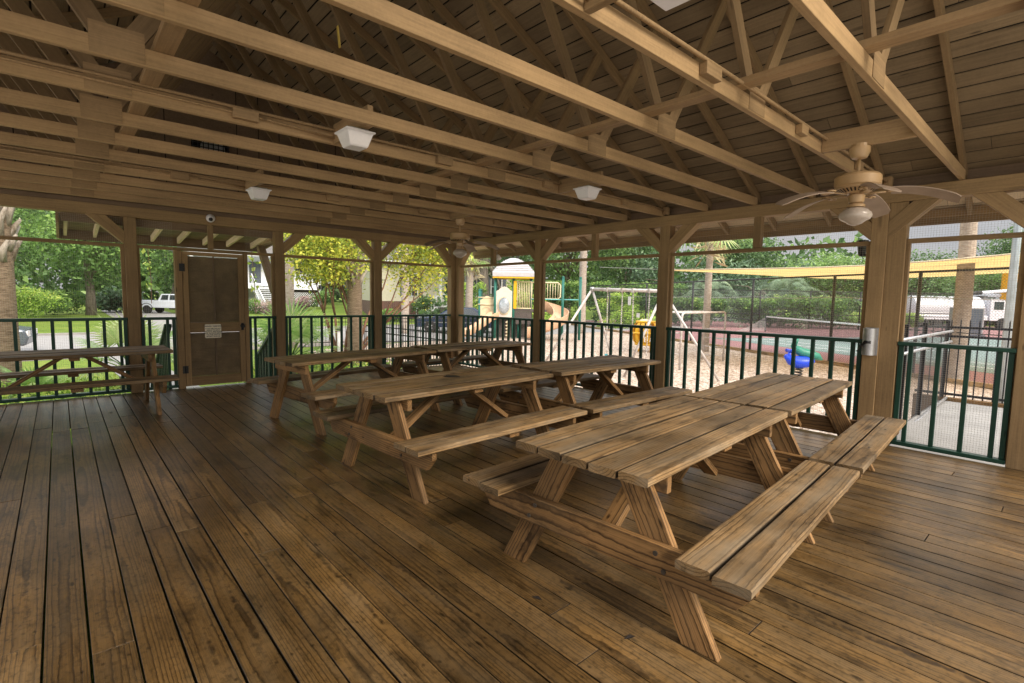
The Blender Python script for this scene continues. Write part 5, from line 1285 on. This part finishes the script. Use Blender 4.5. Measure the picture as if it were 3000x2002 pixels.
E_ = np.array([tuple(e) for e in ends]); idx = rng.integers(0, len(E_), 40000)
P = E_[idx]+rng.normal(0, .30, (40000, 3)); P = P[P[:, 2] > 2.30-.32*np.maximum(P[:, 1], 0)+.12*rng.normal(size=len(P))]
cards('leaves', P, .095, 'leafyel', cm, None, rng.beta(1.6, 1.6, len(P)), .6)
# a hanging leafy twig close to the door
for (x, y, z_, lab) in ((-2.4, -4.95, 1.75, 'leafy twig hanging above the pickup'), (-2.2, -3.30, 1.55, 'leafy vine twig hanging left of the post by the stairs')):
    t = thing('leafy_twig', lab, 'twig', (x, y, z_)); mb = MB(); pts = [(0, 0, .75), (.03, .02, .35), (.0, .05, -.15), (.03, .04, -.55)]; mb.tube(pts, .006, 5); mb.build('stem', 'crapebark', t)
    P = np.array([(random.uniform(-.05, .09), random.uniform(-.05, .09), random.uniform(-.3, .75)) for i in range(26)]); cards('leaves', P, .10, 'leaflime', t, None, None, .6)
# shrubs, hedges
bush('round_shrub', 'lime green rounded shrub at the left, nearest the thick palm', -36, -7.6, 1.6, 1.6, 2.5, 'leaflime', .16, 2600, 'round shrubs on the left lawn')
bush('round_shrub', 'pale variegated round shrub between the lime and dark ones', -42, -6.8, 1.7, 1.7, 2.3, 'leafmid', .18, 2600, 'round shrubs on the left lawn')
bush('round_shrub', 'dark green round shrub, rightmost on the left lawn', -47, -5.8, 1.8, 1.8, 2.3, 'hedge', .18, 2600, 'round shrubs on the left lawn')
bush('fern_shrub', 'fern like dark shrub around the leaning oak trunk', -52, -1.9, 3.6, 2, 2.6, 'leafblue', .35, 2400)
bush('hedge', 'long dark hedge behind the tennis court below the feather palms', -XE, 33.4, 6.5, 1.2, 2.4, 'hedge', .20, 9000, None, rad(47.6), 'hedge', boxy=True, k=34)
bush('hedge', 'rounded green hedge behind the left end of the net', -5.6, 38.6, 3.3, 1.6, 2.75, 'hedge', .20, 6000, None, rad(47.6), 'hedge', boxy=True, k=24)
bush('hedge', 'low pale hedge behind the right part of the net', -1.6, 43.0, 2.6, 1.0, 1.45, 'leaflime', .18, 3600, None, rad(47.6), 'hedge', boxy=True, k=20)
bush('hedge', 'tall dark hedge behind the fence near the swing chains', -17.5, 27.6, 7, 1.5, 3.6, 'hedge', .24, 9000, None, rad(47.6), 'hedge', boxy=True, k=34)
for i, (x, y, rx, h_, mt_, lab) in enumerate(((-40.5, 8.3, 2.0, 1.6, 'purple', 'purple brown shrub left of the white house stairs'), (-41.5, 11.8, 1.6, 1.6, 'purple', 'purple brown shrub right of the white house stairs'), (-42.5, 13.9, 1.6, 1.9, 'hedge', 'green shrub under the white house porch'), (-43, 7.2, 1.5, 1.7, 'hedge', 'green shrub below the left porch railing of the white house'),
      (-27.5, 13.6, 1.8, 1.1, 'hedge', 'low green shrub at the cream house wall, left end'), (-26.8, 16.0, 1.2, 2.2, 'leafdark', 'upright dark shrub against the cream house brick base'), (-24.5, 17.2, 2.0, .9, 'leafmid', 'low pale shrub right of the pale palm in front of the cream house'), (-21.5, 17.4, 1.1, 1.5, 'hedge', 'ball shaped shrub by the cream house steps'))):
    bush('garden_shrub', lab, x, y, rx, rx*.8, h_, mt_, .17, 1500, 'garden shrubs around the houses')
P = np.stack([rng.uniform(-4.6, -.4, 7000), rng.uniform(-8, .5, 7000), np.full(7000, GZ+.02)], 1); P = P[(P[:, 1] > -3.5) | (P[:, 1] < -5.3)]; P[:, 2] += rng.random(len(P))*.32
o = cards('ground_cover', P, .10, 'leaflime', None, None, None, .5); o['kind'] = 'stuff'; o['label'] = 'bright green ground cover plants below the left railing'; o['category'] = 'plants'
# far woods closing the horizon
def woods(path, w_, h_, n, leaf):
    pts = [Vector(p) for p in path]; seg = [(pts[i+1]-pts[i]).length for i in range(len(pts)-1)]; tot = sum(seg); P = []
    for i in range(n):
        s_ = random.uniform(0, tot); k = 0
        while s_ > seg[k] and k < len(seg)-1: s_ -= seg[k]; k += 1
        q = pts[k].lerp(pts[k+1], s_/seg[k]); hh = h_*(.72+.28*math.sin(q.x*.31+q.y*.23)+.12*math.sin(q.x*.9+1))
        P.append((q.x+random.gauss(0, w_), q.y+random.gauss(0, w_), GZ+hh*random.random()**.8))
    return np.array(P)
P = woods([(-105, -70, 0), (-92, -20, 0), (-88, 12, 0), (-68, 45, 0), (-40, 70, 0), (-18, 84, 0)], 3.5, 13, 30000, 1)
o = cards('distant_woods', P, 1.3, 'leafdark', None, None, rng.beta(2, 3, len(P))); o['kind'] = 'stuff'; o['label'] = 'distant dark woods behind the houses'; o['category'] = 'woods'
P = woods([(-18, 84, 0), (-4, 90, 0), (10, 92, 0), (30, 88, 0), (60, 60, 0)], 3.0, 5.5, 6000, 1)
o = cards('distant_woods', P, .9, 'leafdark', None, None, rng.beta(2, 3, len(P))); o['kind'] = 'stuff'; o['label'] = 'low distant woods behind the trucks and court'; o['category'] = 'woods'

# ================================================================== HOUSES
def house_white():
    t = thing('raised_house', 'white raised house with front porch, stairs and lattice base', 'house', (-46.0, 6.0, gh(-46, 10)), PI/2)
    pz = 2.75                                  # porch floor above its ground
    mb = MB(); mb.box(-3, 9.0, 2.2, 9, 0, 6.0); mb.build('wall', 'wall_white', t)
    mb = MB(); mb.box(-3, 9.0, 0, 2.2, pz-.55, pz); mb.build('porch_floor', 'wall_white', t)
    for x0, x1 in ((-2.9, 1.5), (4.6, 8.9)):
        mb = MB(); n = int((x1-x0)/.16)
        for i in range(n): x = x0+i*.16; mb.box(x, x+.05, .08, .12, pz+.12, pz+.95)
        mb.box(x0, x1, .05, .15, pz+.95, pz+1.03); mb.box(x0, x1, .05, .15, pz+.08, pz+.14); mb.build('porch_railing', 'wall_white', t)
        mb = MB(); k = int((x1-x0)/.22)
        for i in range(-6, k+6):
            for sg_ in (-1, 1):
                xa = x0+i*.22; xb_ = xa+sg_*1.3; 
                if min(xa, xb_) < x0-.05 or max(xa, xb_) > x1+.05: continue
                mb.bar((xa, .06+.02*sg_, .6), (xb_, .06+.02*sg_, 1.9), .035, .012, (0, 1, 0))
        mb.build('lattice', 'lattice', t)
        mb = MB(); mb.box(x0, x1, .25, .3, 0, pz-.55); mb.build('crawl_space', 'dark', t)
    for x in (-2.9, 1.55, 4.55, 8.85):
        mb = MB(); mb.box(x-.14, x+.14, 0, .28, 0, 5.5); mb.build('porch_column', 'wall_white', t)
    mb = MB(); mb.box(-3.2, 9.2, -.2, 2.4, 5.4, 5.75); mb.build('porch_beam', 'wall_white', t)
    mb = MB(); mb.prism([(-3.4, -.5, 5.75), (-3.4, 9.4, 5.75), (-3.4, 4.6, 8.6)], (12.8, 0, 0)); mb.build('roof', 'shingle', t)
    for x, w_ in ((-1.8, 1.0), (.4, 1.0), (5.6, 1.1), (7.6, 1.1)):
        mb = MB(); mb.box(x-w_/2-.08, x+w_/2+.08, 2.14, 2.2, pz+.4, pz+2.35); f_ = mb.build('window', 'wall_white', t)
        for zz in ((pz+.48, pz+1.34), (pz+1.40, pz+2.27)):
            mb = MB(); mb.box(x-w_/2, x+w_/2, 2.11, 2.135, zz[0], zz[1]); mb.build('pane', 'glass', f_)
    mb = MB(); mb.box(2.5, 3.6, 2.12, 2.2, pz, pz+2.2); mb.build('front_door', 'cargrey', t)
    mb = MB()
    for i in range(15): z_ = pz-.18*(i+1); mb.box(2.2, 4.0, -.28*(i+1), -.28*i, z_-.05, z_)
    mb.build('stair_tread', 'wall_white', t)
    for x in (2.12, 4.08):
        mb = MB(); mb.bar((x, 0, pz-.2), (x, -4.2, -.1), .08, .35); mb.bar((x, 0, pz+.9), (x, -4.2, .95), .08, .10); mb.build('stair_rail', 'wall_white', t)
        for i in range(16):
            u = i/15; mb = MB(); mb.box(x-.02, x+.02, -4.2*u-.02, -4.2*u+.02, pz-.1-2.75*u, pz+.9-2.7*u); mb.build('stair_baluster', 'wall_white', t)
    # hanging planter
    P = np.array([(1.0+random.gauss(0, .18), .4+random.gauss(0, .18), pz+1.75+random.gauss(0, .22)) for i in range(120)]); cards('hanging_fern', P, .25, 'leafdark', t, None, None, .3)
house_white()
def house_cream():
    t = thing('brick_base_house', 'cream house with brown brick base, shutters and white porch steps', 'house', (-31.0, 11.6, gh(-31, 16)), rad(70))
    mb = MB(); mb.box(1.6, 15, 0, 9, 1.35, 4.6); mb.build('wall', 'wall_cream', t)
    mb = MB(); mb.box(1.6, 15, -.03, 9, -.5, 1.35); mb.build('brick_base', 'brick', t)
    mb = MB(); mb.prism([(1.0, -.7, 4.6), (1.0, 9.7, 4.6), (1.0, 4.5, 7.4)], (14.6, 0, 0)); mb.build('roof', 'shingle', t)
    mb = MB(); mb.box(1.0, 15.6, -.72, -.66, 4.45, 4.68); mb.build('gutter', 'wall_white', t)
    for x in (4.95, 10.2, 12.6):
        mb = MB(); mb.box(x-.55, x+.55, -.06, 0, 1.75, 3.75); f_ = mb.build('window', 'wall_white', t)
        for xa, xb_ in ((x-.47, x-.03), (x+.03, x+.47)):
            for za, zb_ in ((1.83, 2.72), (2.78, 3.67)):
                mb = MB(); mb.box(xa, xb_, -.085, -.062, za, zb_); mb.build('pane', 'glass', f_)
        for sg_ in (-1, 1):
            mb = MB(); mb.box(x+sg_*.78-.17, x+sg_*.78+.17, -.05, 0, 1.75, 3.75); mb.build('shutter', 'cargrey', t)
    mb = MB(); mb.box(7.0, 9.6, -1.6, 0, .9, 1.1); mb.build('porch_floor', 'wall_white', t)
    mb = MB(); mb.box(7.05, 9.55, -1.5, -.1, -.5, .9); mb.build('porch_base', 'pdark', t)
    for x in (7.1, 9.5):
        mb = MB(); mb.box(x-.09, x+.09, -1.55, -1.37, 1.1, 4.5); mb.build('porch_column', 'wall_white', t)
    mb = MB(); mb.box(7.9, 8.8, -.05, 0, 1.1, 3.2); mb.build('front_door', 'glass', t)
    mb = MB()
    for i in range(16): x = 7.15+i*.155; mb.box(x, x+.04, -1.5, -1.46, 1.15, 1.95)
    mb.box(7.1, 9.6, -1.52, -1.44, 1.95, 2.02); mb.build('porch_railing', 'wall_white', t)
    mb = MB()
    for i in range(6): mb.box(6.9-.28*(i+1), 6.9-.28*i, -1.4, -.3, .75-.19*i, .9-.19*i)
    mb.build('stair_tread', 'wall_white', t)
    for yy_ in (-1.42, -.3):
        mb = MB(); mb.bar((7.0, yy_, 1.9), (5.3, yy_, .75), .06, .08)
        for i in range(9): u = i/8; mb.box(7.0-1.7*u-.02, 7.0-1.7*u+.02, yy_-.02, yy_+.02, .8-1.15*u, 1.9-1.15*u)
        mb.build('stair_railing', 'wall_white', t)
house_cream()
mb = MB()
t = thing('grey_house', 'pale grey house gable behind the right edge trees', 'house', (13.0, 84, GZ), 0.1)
mb.box(-5, 5, 0, 8, 0, 5.2); mb.build('wall', 'wall_white', t)
mb = MB(); mb.prism([(-5.5, -.5, 5.2), (5.5, -.5, 5.2), (0, -.5, 8.6)], (0, 9, 0)); mb.build('roof', 'shingle', t)
mb = MB(); mb.box(-3, -1.6, -.03, 0, 2.2, 4.0); mb.box(1.6, 3, -.03, 0, 2.2, 4.0); mb.build('window', 'glass', t)

# ================================================================== VEHICLES
def wheel(parent, x, y, r, w=.22):
    mb = MB(); mb.lathe([(r*.62, -w/2), (r*.93, -w/2), (r, -w*.32), (r, w*.32), (r*.93, w/2), (r*.62, w/2)], n=20); wl = mb.build('wheel', 'tyre', parent, True, angle=40); wl.rotation_euler = (PI/2, 0, 0); wl.location = (x, y, r)
    mb = MB(); mb.lathe([(r*.60, -w*.42), (r*.60, w*.42)], n=20)
    for i in range(5): a = i*2*PI/5; mb.bar((0, 0, w*.44), (r*.55*math.cos(a), r*.55*math.sin(a), w*.44), .06, .03); mb.bar((0, 0, -w*.44), (r*.55*math.cos(a), r*.55*math.sin(a), -w*.44), .06, .03)
    mb.build('rim', 'rim', wl)
def side_loft(mb, prof, w0, w1=None, zt=None):
    """closed side profile (x,z) swept across the width; narrower at the top when w1/zt are given"""
    zs = [p[1] for p in prof]; lo, hi = min(zs), max(zs)
    def hw_(z): return (w0 if w1 is None else w0+(w1-w0)*((z-lo)/(hi-lo)))/2
    k = len(prof); vs = [(x, -hw_(z), z) for x, z in prof]+[(x, hw_(z), z) for x, z in prof]
    fs = [tuple(range(k)), tuple(range(2*k-1, k-1, -1))]+[(i, i+k, (i+1) % k+k, (i+1) % k) for i in range(k)]
    mb.add(vs, fs)
def sedan(label, x, y, rz, paint):
    t = thing('parked_car', label, 'car', (x, y, gh(x, y)), rz)
    mb = MB(); side_loft(mb, [(-2.25, .32), (2.2, .30), (2.28, .55), (2.2, .78), (1.2, .92), (-1.5, .96), (-2.2, .90), (-2.3, .6)], 1.74); mb.build('body', paint, t, bevel=.06)
    mb = MB(); side_loft(mb, [(1.15, .90), (.35, 1.40), (-.95, 1.42), (-1.75, .94)], 1.62, 1.2); mb.build('cabin', paint, t, bevel=.05)
    for sg_ in (-1, 1):
        mb = MB()
        for q in ([(.86, .98), (.30, 1.34), (-.22, 1.36), (-.22, .98)], [(-.30, .98), (-.30, 1.36), (-.90, 1.36), (-1.42, .98)]):
            hwz = lambda z: (1.62+(1.2-1.62)*((z-.9)/.52))/2+.012
            mb.prism([(a, sg_*hwz(b_), b_) for a, b_ in (q if sg_ < 0 else q[::-1])], (0, sg_*.006, 0))
        mb.build('side_window', 'glass', t)
        mb = MB(); mb.box(-1.9, 1.9, min(sg_*.872, sg_*.885), max(sg_*.872, sg_*.885), .56, .60); mb.build('trim_strip', 'rim', t)
        mb = MB(); mb.box(2.12, 2.27, min(sg_*.45, sg_*.82), max(sg_*.45, sg_*.82), .58, .74); mb.build('headlight', 'white', t)
        mb = MB(); mb.box(-2.31, -2.2, min(sg_*.45, sg_*.82), max(sg_*.45, sg_*.82), .66, .82); mb.build('tail_light', 'red', t)
        mb = MB(); mb.box(.7, .9, min(sg_*.84, sg_*.98), max(sg_*.84, sg_*.98), .93, 1.05); mb.build('mirror', paint, t, bevel=.02)
    mb = MB(); mb.quad((1.07, -.70, .97), (1.07, .70, .97), (.42, .60, 1.385), (.42, -.60, 1.385)); mb.build('windscreen', 'glass', t)
    for px in (1.42, -1.38):
        for sg_ in (-1, 1): wheel(t, px, sg_*.80, .33)
    return t
sedan('dark blue sedan parked behind the far corner railing', -15.0, 10.8, CR+PI, 'carblue')
sedan('grey car half hidden behind the thick left palm', -13.6, -9.05, rad(84), 'cargrey')
def pickup(label, x, y, rz):
    t = thing('pickup_truck', label, 'pickup truck', (x, y, gh(x, y)), rz)
    mb = MB(); side_loft(mb, [(-2.9, .55), (2.7, .50), (2.8, .8), (2.72, 1.08), (1.5, 1.18), (-2.88, 1.22), (-2.92, .9)], 1.9); mb.build('body', 'carwhite', t, bevel=.06)
    mb = MB(); side_loft(mb, [(1.55, 1.15), (.85, 1.78), (-.55, 1.80), (-.80, 1.18)], 1.8, 1.5); mb.build('cab', 'carwhite', t, bevel=.05)
    for sg_ in (-1, 1):
        hwz = lambda z: (1.8+(1.5-1.8)*((z-1.15)/.65))/2+.012
        mb = MB()
        for q in ([(1.22, 1.26), (.80, 1.70), (.28, 1.71), (.28, 1.26)], [(.14, 1.26), (.14, 1.71), (-.42, 1.70), (-.52, 1.26)]): mb.prism([(a, sg_*hwz(b_), b_) for a, b_ in (q if sg_ < 0 else q[::-1])], (0, sg_*.006, 0))
        mb.build('side_window', 'glass', t)
        mb = MB(); mb.box(-2.95, -2.80, min(sg_*.78, sg_*.96), max(sg_*.78, sg_*.96), .85, 1.15); mb.build('tail_light', 'red', t)
        mb = MB(); mb.box(2.62, 2.80, min(sg_*.55, sg_*.9), max(sg_*.55, sg_*.9), .80, .98); mb.build('headlight', 'white', t)
        mb = MB(); mb.tube([(-1.75+.52*math.cos(a), sg_*.955, .46+.47*math.sin(a)) for a in [PI*i/12 for i in range(13)]], .03, 6); mb.build('wheel_arch', 'tyre', t)
    mb = MB(); mb.box(-2.8, -.85, -.80, .80, 1.225, 1.25); mb.build('bed_cover', 'cargrey', t)
    mb = MB(); mb.box(-3.05, -2.9, -.9, .9, .5, .68); mb.build('rear_bumper', 'rim', t, bevel=.03)
    for px in (1.85, -1.75):
        for sg_ in (-1, 1): wheel(t, px, sg_*.84, .39, .26)
pickup('white pickup truck parked on the driveway left of the door', -47.6, 1.75, rad(50))
def tank_truck():
    t = thing('tank_truck', 'white tank truck with rails behind the stout palm trunk', 'truck', (.30, 53.0, GZ), rad(46))
    mb = MB(); mb.tube([(-3.1, 0, 1.85), (-2.9, 0, 1.85), (2.9, 0, 1.85), (3.1, 0, 1.85)], [.55, .98, .98, .55], 20); mb.build('tank', 'truckwhite', t, True, angle=50)
    mb = MB(); mb.box(-3.2, 4.6, -.55, .55, .62, .85); mb.build('chassis', 'black', t)
    mb = MB(); mb.box(-3.2, 3.1, -1.15, -.95, .75, 1.15); mb.box(-3.2, 3.1, .95, 1.15, .75, 1.15); mb.build('side_box', 'truckwhite', t, bevel=.03)
    mb = MB()
    for z_ in (1.35, 1.15): mb.tube([(-3.1, -1.08, z_), (3.0, -1.08, z_)], .03, 6)
    for i in range(6): mb.tube([(-3+1.2*i, -1.08, 1.1), (-3+1.2*i, -1.08, 1.4)], .02, 6)
    mb.build('side_rail', 'steel', t)
    mb = MB(); side_loft(mb, [(3.3, .7), (5.6, .7), (5.6, 1.5), (4.7, 1.65), (4.5, 2.6), (3.3, 2.65)], 2.2); mb.build('cab', 'truckwhite', t, bevel=.06)
    mb = MB(); mb.box(3.6, 4.4, -1.12, -1.105, 1.7, 2.4); mb.box(3.6, 4.4, 1.105, 1.12, 1.7, 2.4); mb.build('window', 'glass', t)
    for px in (-2.3, -1.1, 4.4):
        for sg_ in (-1, 1): wheel(t, px, sg_*.98, .5, .3)
tank_truck()
def crane_truck():
    t = thing('boom_truck', 'white utility truck with raised yellow crane and long boom', 'truck', (3.2, 56.6, GZ), rad(46))
    mb = MB(); mb.box(-3.0, 3.6, -.55, .55, .62, .88); mb.build('chassis', 'black', t)
    mb = MB(); mb.box(-2.2, .1, -1.15, 1.15, .89, 1.95); mb.build('utility_body', 'truckwhite', t, bevel=.04)
    mb = MB(); mb.box(.25, 1.15, -1.1, 1.1, .89, 2.2); mb.build('tool_locker', 'truckwhite', t, bevel=.04)
    mb = MB(); mb.box(-1.9, -.2, -1.17, -1.155, .95, 1.22); mb.build('stripe_panel', 'bluebadge', t)
    mb = MB(); side_loft(mb, [(1.3, .75), (4.6, .75), (4.6, 1.75), (3.4, 1.95), (2.95, 3.05), (1.3, 3.1)], 2.2); mb.build('cab', 'truckwhite', t, bevel=.06)
    mb = MB()
    for sg_ in (-1, 1): mb.box(1.8, 2.75, min(sg_*1.1, sg_*1.115), max(sg_*1.1, sg_*1.115), 2.05, 2.85)
    mb.build('window', 'glass', t)
    mb = MB(); mb.tube([(-2.8, -.2, 3.05), (-.3, -.2, 3.25), (6.5, -.2, 4.0)], .16, 10); mb.tube([(-2.8, .3, 2.75), (6.5, .3, 3.35)], .15, 10); mb.build('boom', 'truckwhite', t, True)
    mb = MB(); mb.tube([(-2.85, -.2, 3.04), (-1.1, -.2, 3.19)], .175, 10); mb.build('boom_sleeve', 'black', t, True)
    mb = MB(); mb.bar((1.3, 0, 1.9), (1.3, 0, 5.0), .7, .6, (1, 0, 0)); mb.bar((1.3, 0, 4.7), (2.7, 0, 4.5), .5, .8); mb.box(1.0, 1.6, -.25, .25, 5.0, 5.35); mb.build('crane_head', 'craneyellow', t, bevel=.06)
    mb = MB(); mb.tube([(-.9, 0, 2.3), (-.9, 0, 2.9)], .45, 14); o = mb.build('cable_drum', 'black', t, True)
    for px in (-1.7, 3.7):
        for sg_ in (-1, 1): wheel(t, px, sg_*.98, .55, .3)
crane_truck()
# black iron fence on the road side
fe = thing('iron_fence', 'black iron picket fence between the pavilion corner and the road', 'fence', (0, 0, 0))
fa, fb = Vector((-6.0, .75, 0)), Vector((-.2, 1.15, 0)); L_ = (fb-fa).length
mb = MB()
for z_ in (.50, .32, -.42): mb.bar((fa.x, fa.y, z_), (fb.x, fb.y, z_), .03, .03)
mb.build('rail', 'black', fe)
pk = None
for i in range(50):
    p = fa.lerp(fb, (i+.5)/50)
    if pk is None:
        mb = MB(); mb.box(-.008, .008, -.008, .008, GZ, .60); mb.lathe([(.013, .60), (.001, .66)], n=6); pk = mb.build('picket', 'black', fe); pk.location = p
    else: c = pk.copy(); COL.objects.link(c); c.parent = fe; c.location = p
fe2 = thing('iron_fence', 'thin black iron fence along the far road edge before the lawn', 'fence', (0, 0, 0))
fa, fb = Vector((-10.9, .6, 0)), Vector((-8.4, 7.2, 0))
mb = MB()
for z_ in (.50, .36, -.42): mb.bar((fa.x, fa.y, z_), (fb.x, fb.y, z_), .03, .03)
mb.build('rail', 'black', fe2)
pk = None
for i in range(58):
    p = fa.lerp(fb, (i+.5)/58)
    if pk is None:
        mb = MB(); mb.box(-.008, .008, -.008, .008, GZ, .60); pk = mb.build('picket', 'black', fe2); pk.location = p
    else: c = pk.copy(); COL.objects.link(c); c.parent = fe2; c.location = p
pl = thing('path_light', 'white bollard path light among the plants beyond the railing', 'path light', (-5.3, -.25, GZ))
mb = MB(); mb.lathe([(.05, 0), (.05, 1.0)], n=10); mb.build('bollard', 'white', pl, True)
mb = MB(); mb.lathe([(.08, 1.0), (.08, 1.05), (.02, 1.09)], n=10); mb.build('cap', 'black', pl, True)

# ================================================================== CAMERA, LIGHT
SUN_EL, SUN_AZ = 33.0, 92.0       # azimuth measured from +y toward +x
w = bpy.data.worlds.new('World'); sc.world = w; w.use_nodes = True; nt = w.node_tree
sky = nt.nodes.new('ShaderNodeTexSky'); sky.sky_type = 'NISHITA'; sky.sun_disc = False
sky.sun_elevation = rad(SUN_EL); sky.sun_rotation = rad(SUN_AZ); sky.dust_density = 6.0; sky.air_density = 1.0; sky.ozone_density = 1.0
hs = nt.nodes.new('ShaderNodeHueSaturation'); hs.inputs['Saturation'].default_value = .5; nt.links.new(sky.outputs[0], hs.inputs['Color'])
# overcast: a bright, slightly uneven cloud layer over the sky
gv_ = nt.nodes.new('ShaderNodeTexCoord'); cl = noise(nt, vmap(nt, gv_.outputs['Generated'], (2, 2, 5)), 1.6, 4.0, .55)
cc_ = nd(nt, 'VectorMath', {'operation': 'SCALE'}, i0=ramp(nt, cl, [(.30, (.78, .79, .83)), (.70, (1.0, .99, 1.0))]), Scale=4.6).outputs[0]
zz_ = nd(nt, 'SeparateXYZ', None, Vector=gv_.outputs['Generated']).outputs['Z']      # overcast: brighter overhead than at the horizon
gain = mth(nt, 'ADD', 1.0, mth(nt, 'MULTIPLY', mth(nt, 'MAXIMUM', mth(nt, 'SUBTRACT', zz_, .12), 0.0), 6.0))
cc_ = nd(nt, 'VectorMath', {'operation': 'SCALE'}, i0=cc_, Scale=gain).outputs[0]
cv = mixc(nt, .88, hs.outputs[0], cc_)
bg = nt.nodes['Background']; nt.links.new(cv, bg.inputs['Color']); bg.inputs['Strength'].default_value = 0.15
sd = bpy.data.lights.new('sun', 'SUN'); sd.energy = 4.6; sd.angle = rad(30); sd.color = (1, .87, .70)
so = bpy.data.objects.new('sun', sd); COL.objects.link(so)
el, az = rad(SUN_EL), rad(SUN_AZ); S = Vector((math.sin(az)*math.cos(el), math.cos(az)*math.cos(el), math.sin(el)))
so.rotation_euler = S.to_track_quat('Z', 'Y').to_euler(); so.location = S*50
cam = bpy.data.cameras.new('camera'); co = bpy.data.objects.new('camera', cam); COL.objects.link(co)
yaw, pitch, roll = rad(48.196), rad(-4.943), rad(1.004)
f = Vector((-math.sin(yaw)*math.cos(pitch), math.cos(yaw)*math.cos(pitch), math.sin(pitch)))
rt = Vector((math.cos(yaw), math.sin(yaw), 0)); up = rt.cross(f)
R_ = rt*math.cos(roll)+up*math.sin(roll); U_ = up*math.cos(roll)-rt*math.sin(roll)
mw = Matrix((R_, U_, -f)).transposed().to_4x4(); mw.translation = (8.6527, -6.1402, 1.4132); co.matrix_world = mw
cam.sensor_width = 36; cam.lens = 1483.8*36/3000; cam.clip_start = .05; cam.clip_end = 2000
sc.camera = co
sc.view_settings.view_transform = 'Standard'; sc.view_settings.look = 'None'; sc.view_settings.exposure = 0; sc.view_settings.gamma = 1
sc.render.engine = 'CYCLES'; cy = sc.cycles
cy.max_bounces = 10; cy.diffuse_bounces = 6; cy.glossy_bounces = 4; cy.transmission_bounces = 6; cy.transparent_max_bounces = 24
cy.use_denoising = True; cy.sample_clamp_indirect = 6.0; cy.use_adaptive_sampling = True; cy.adaptive_threshold = 0.02
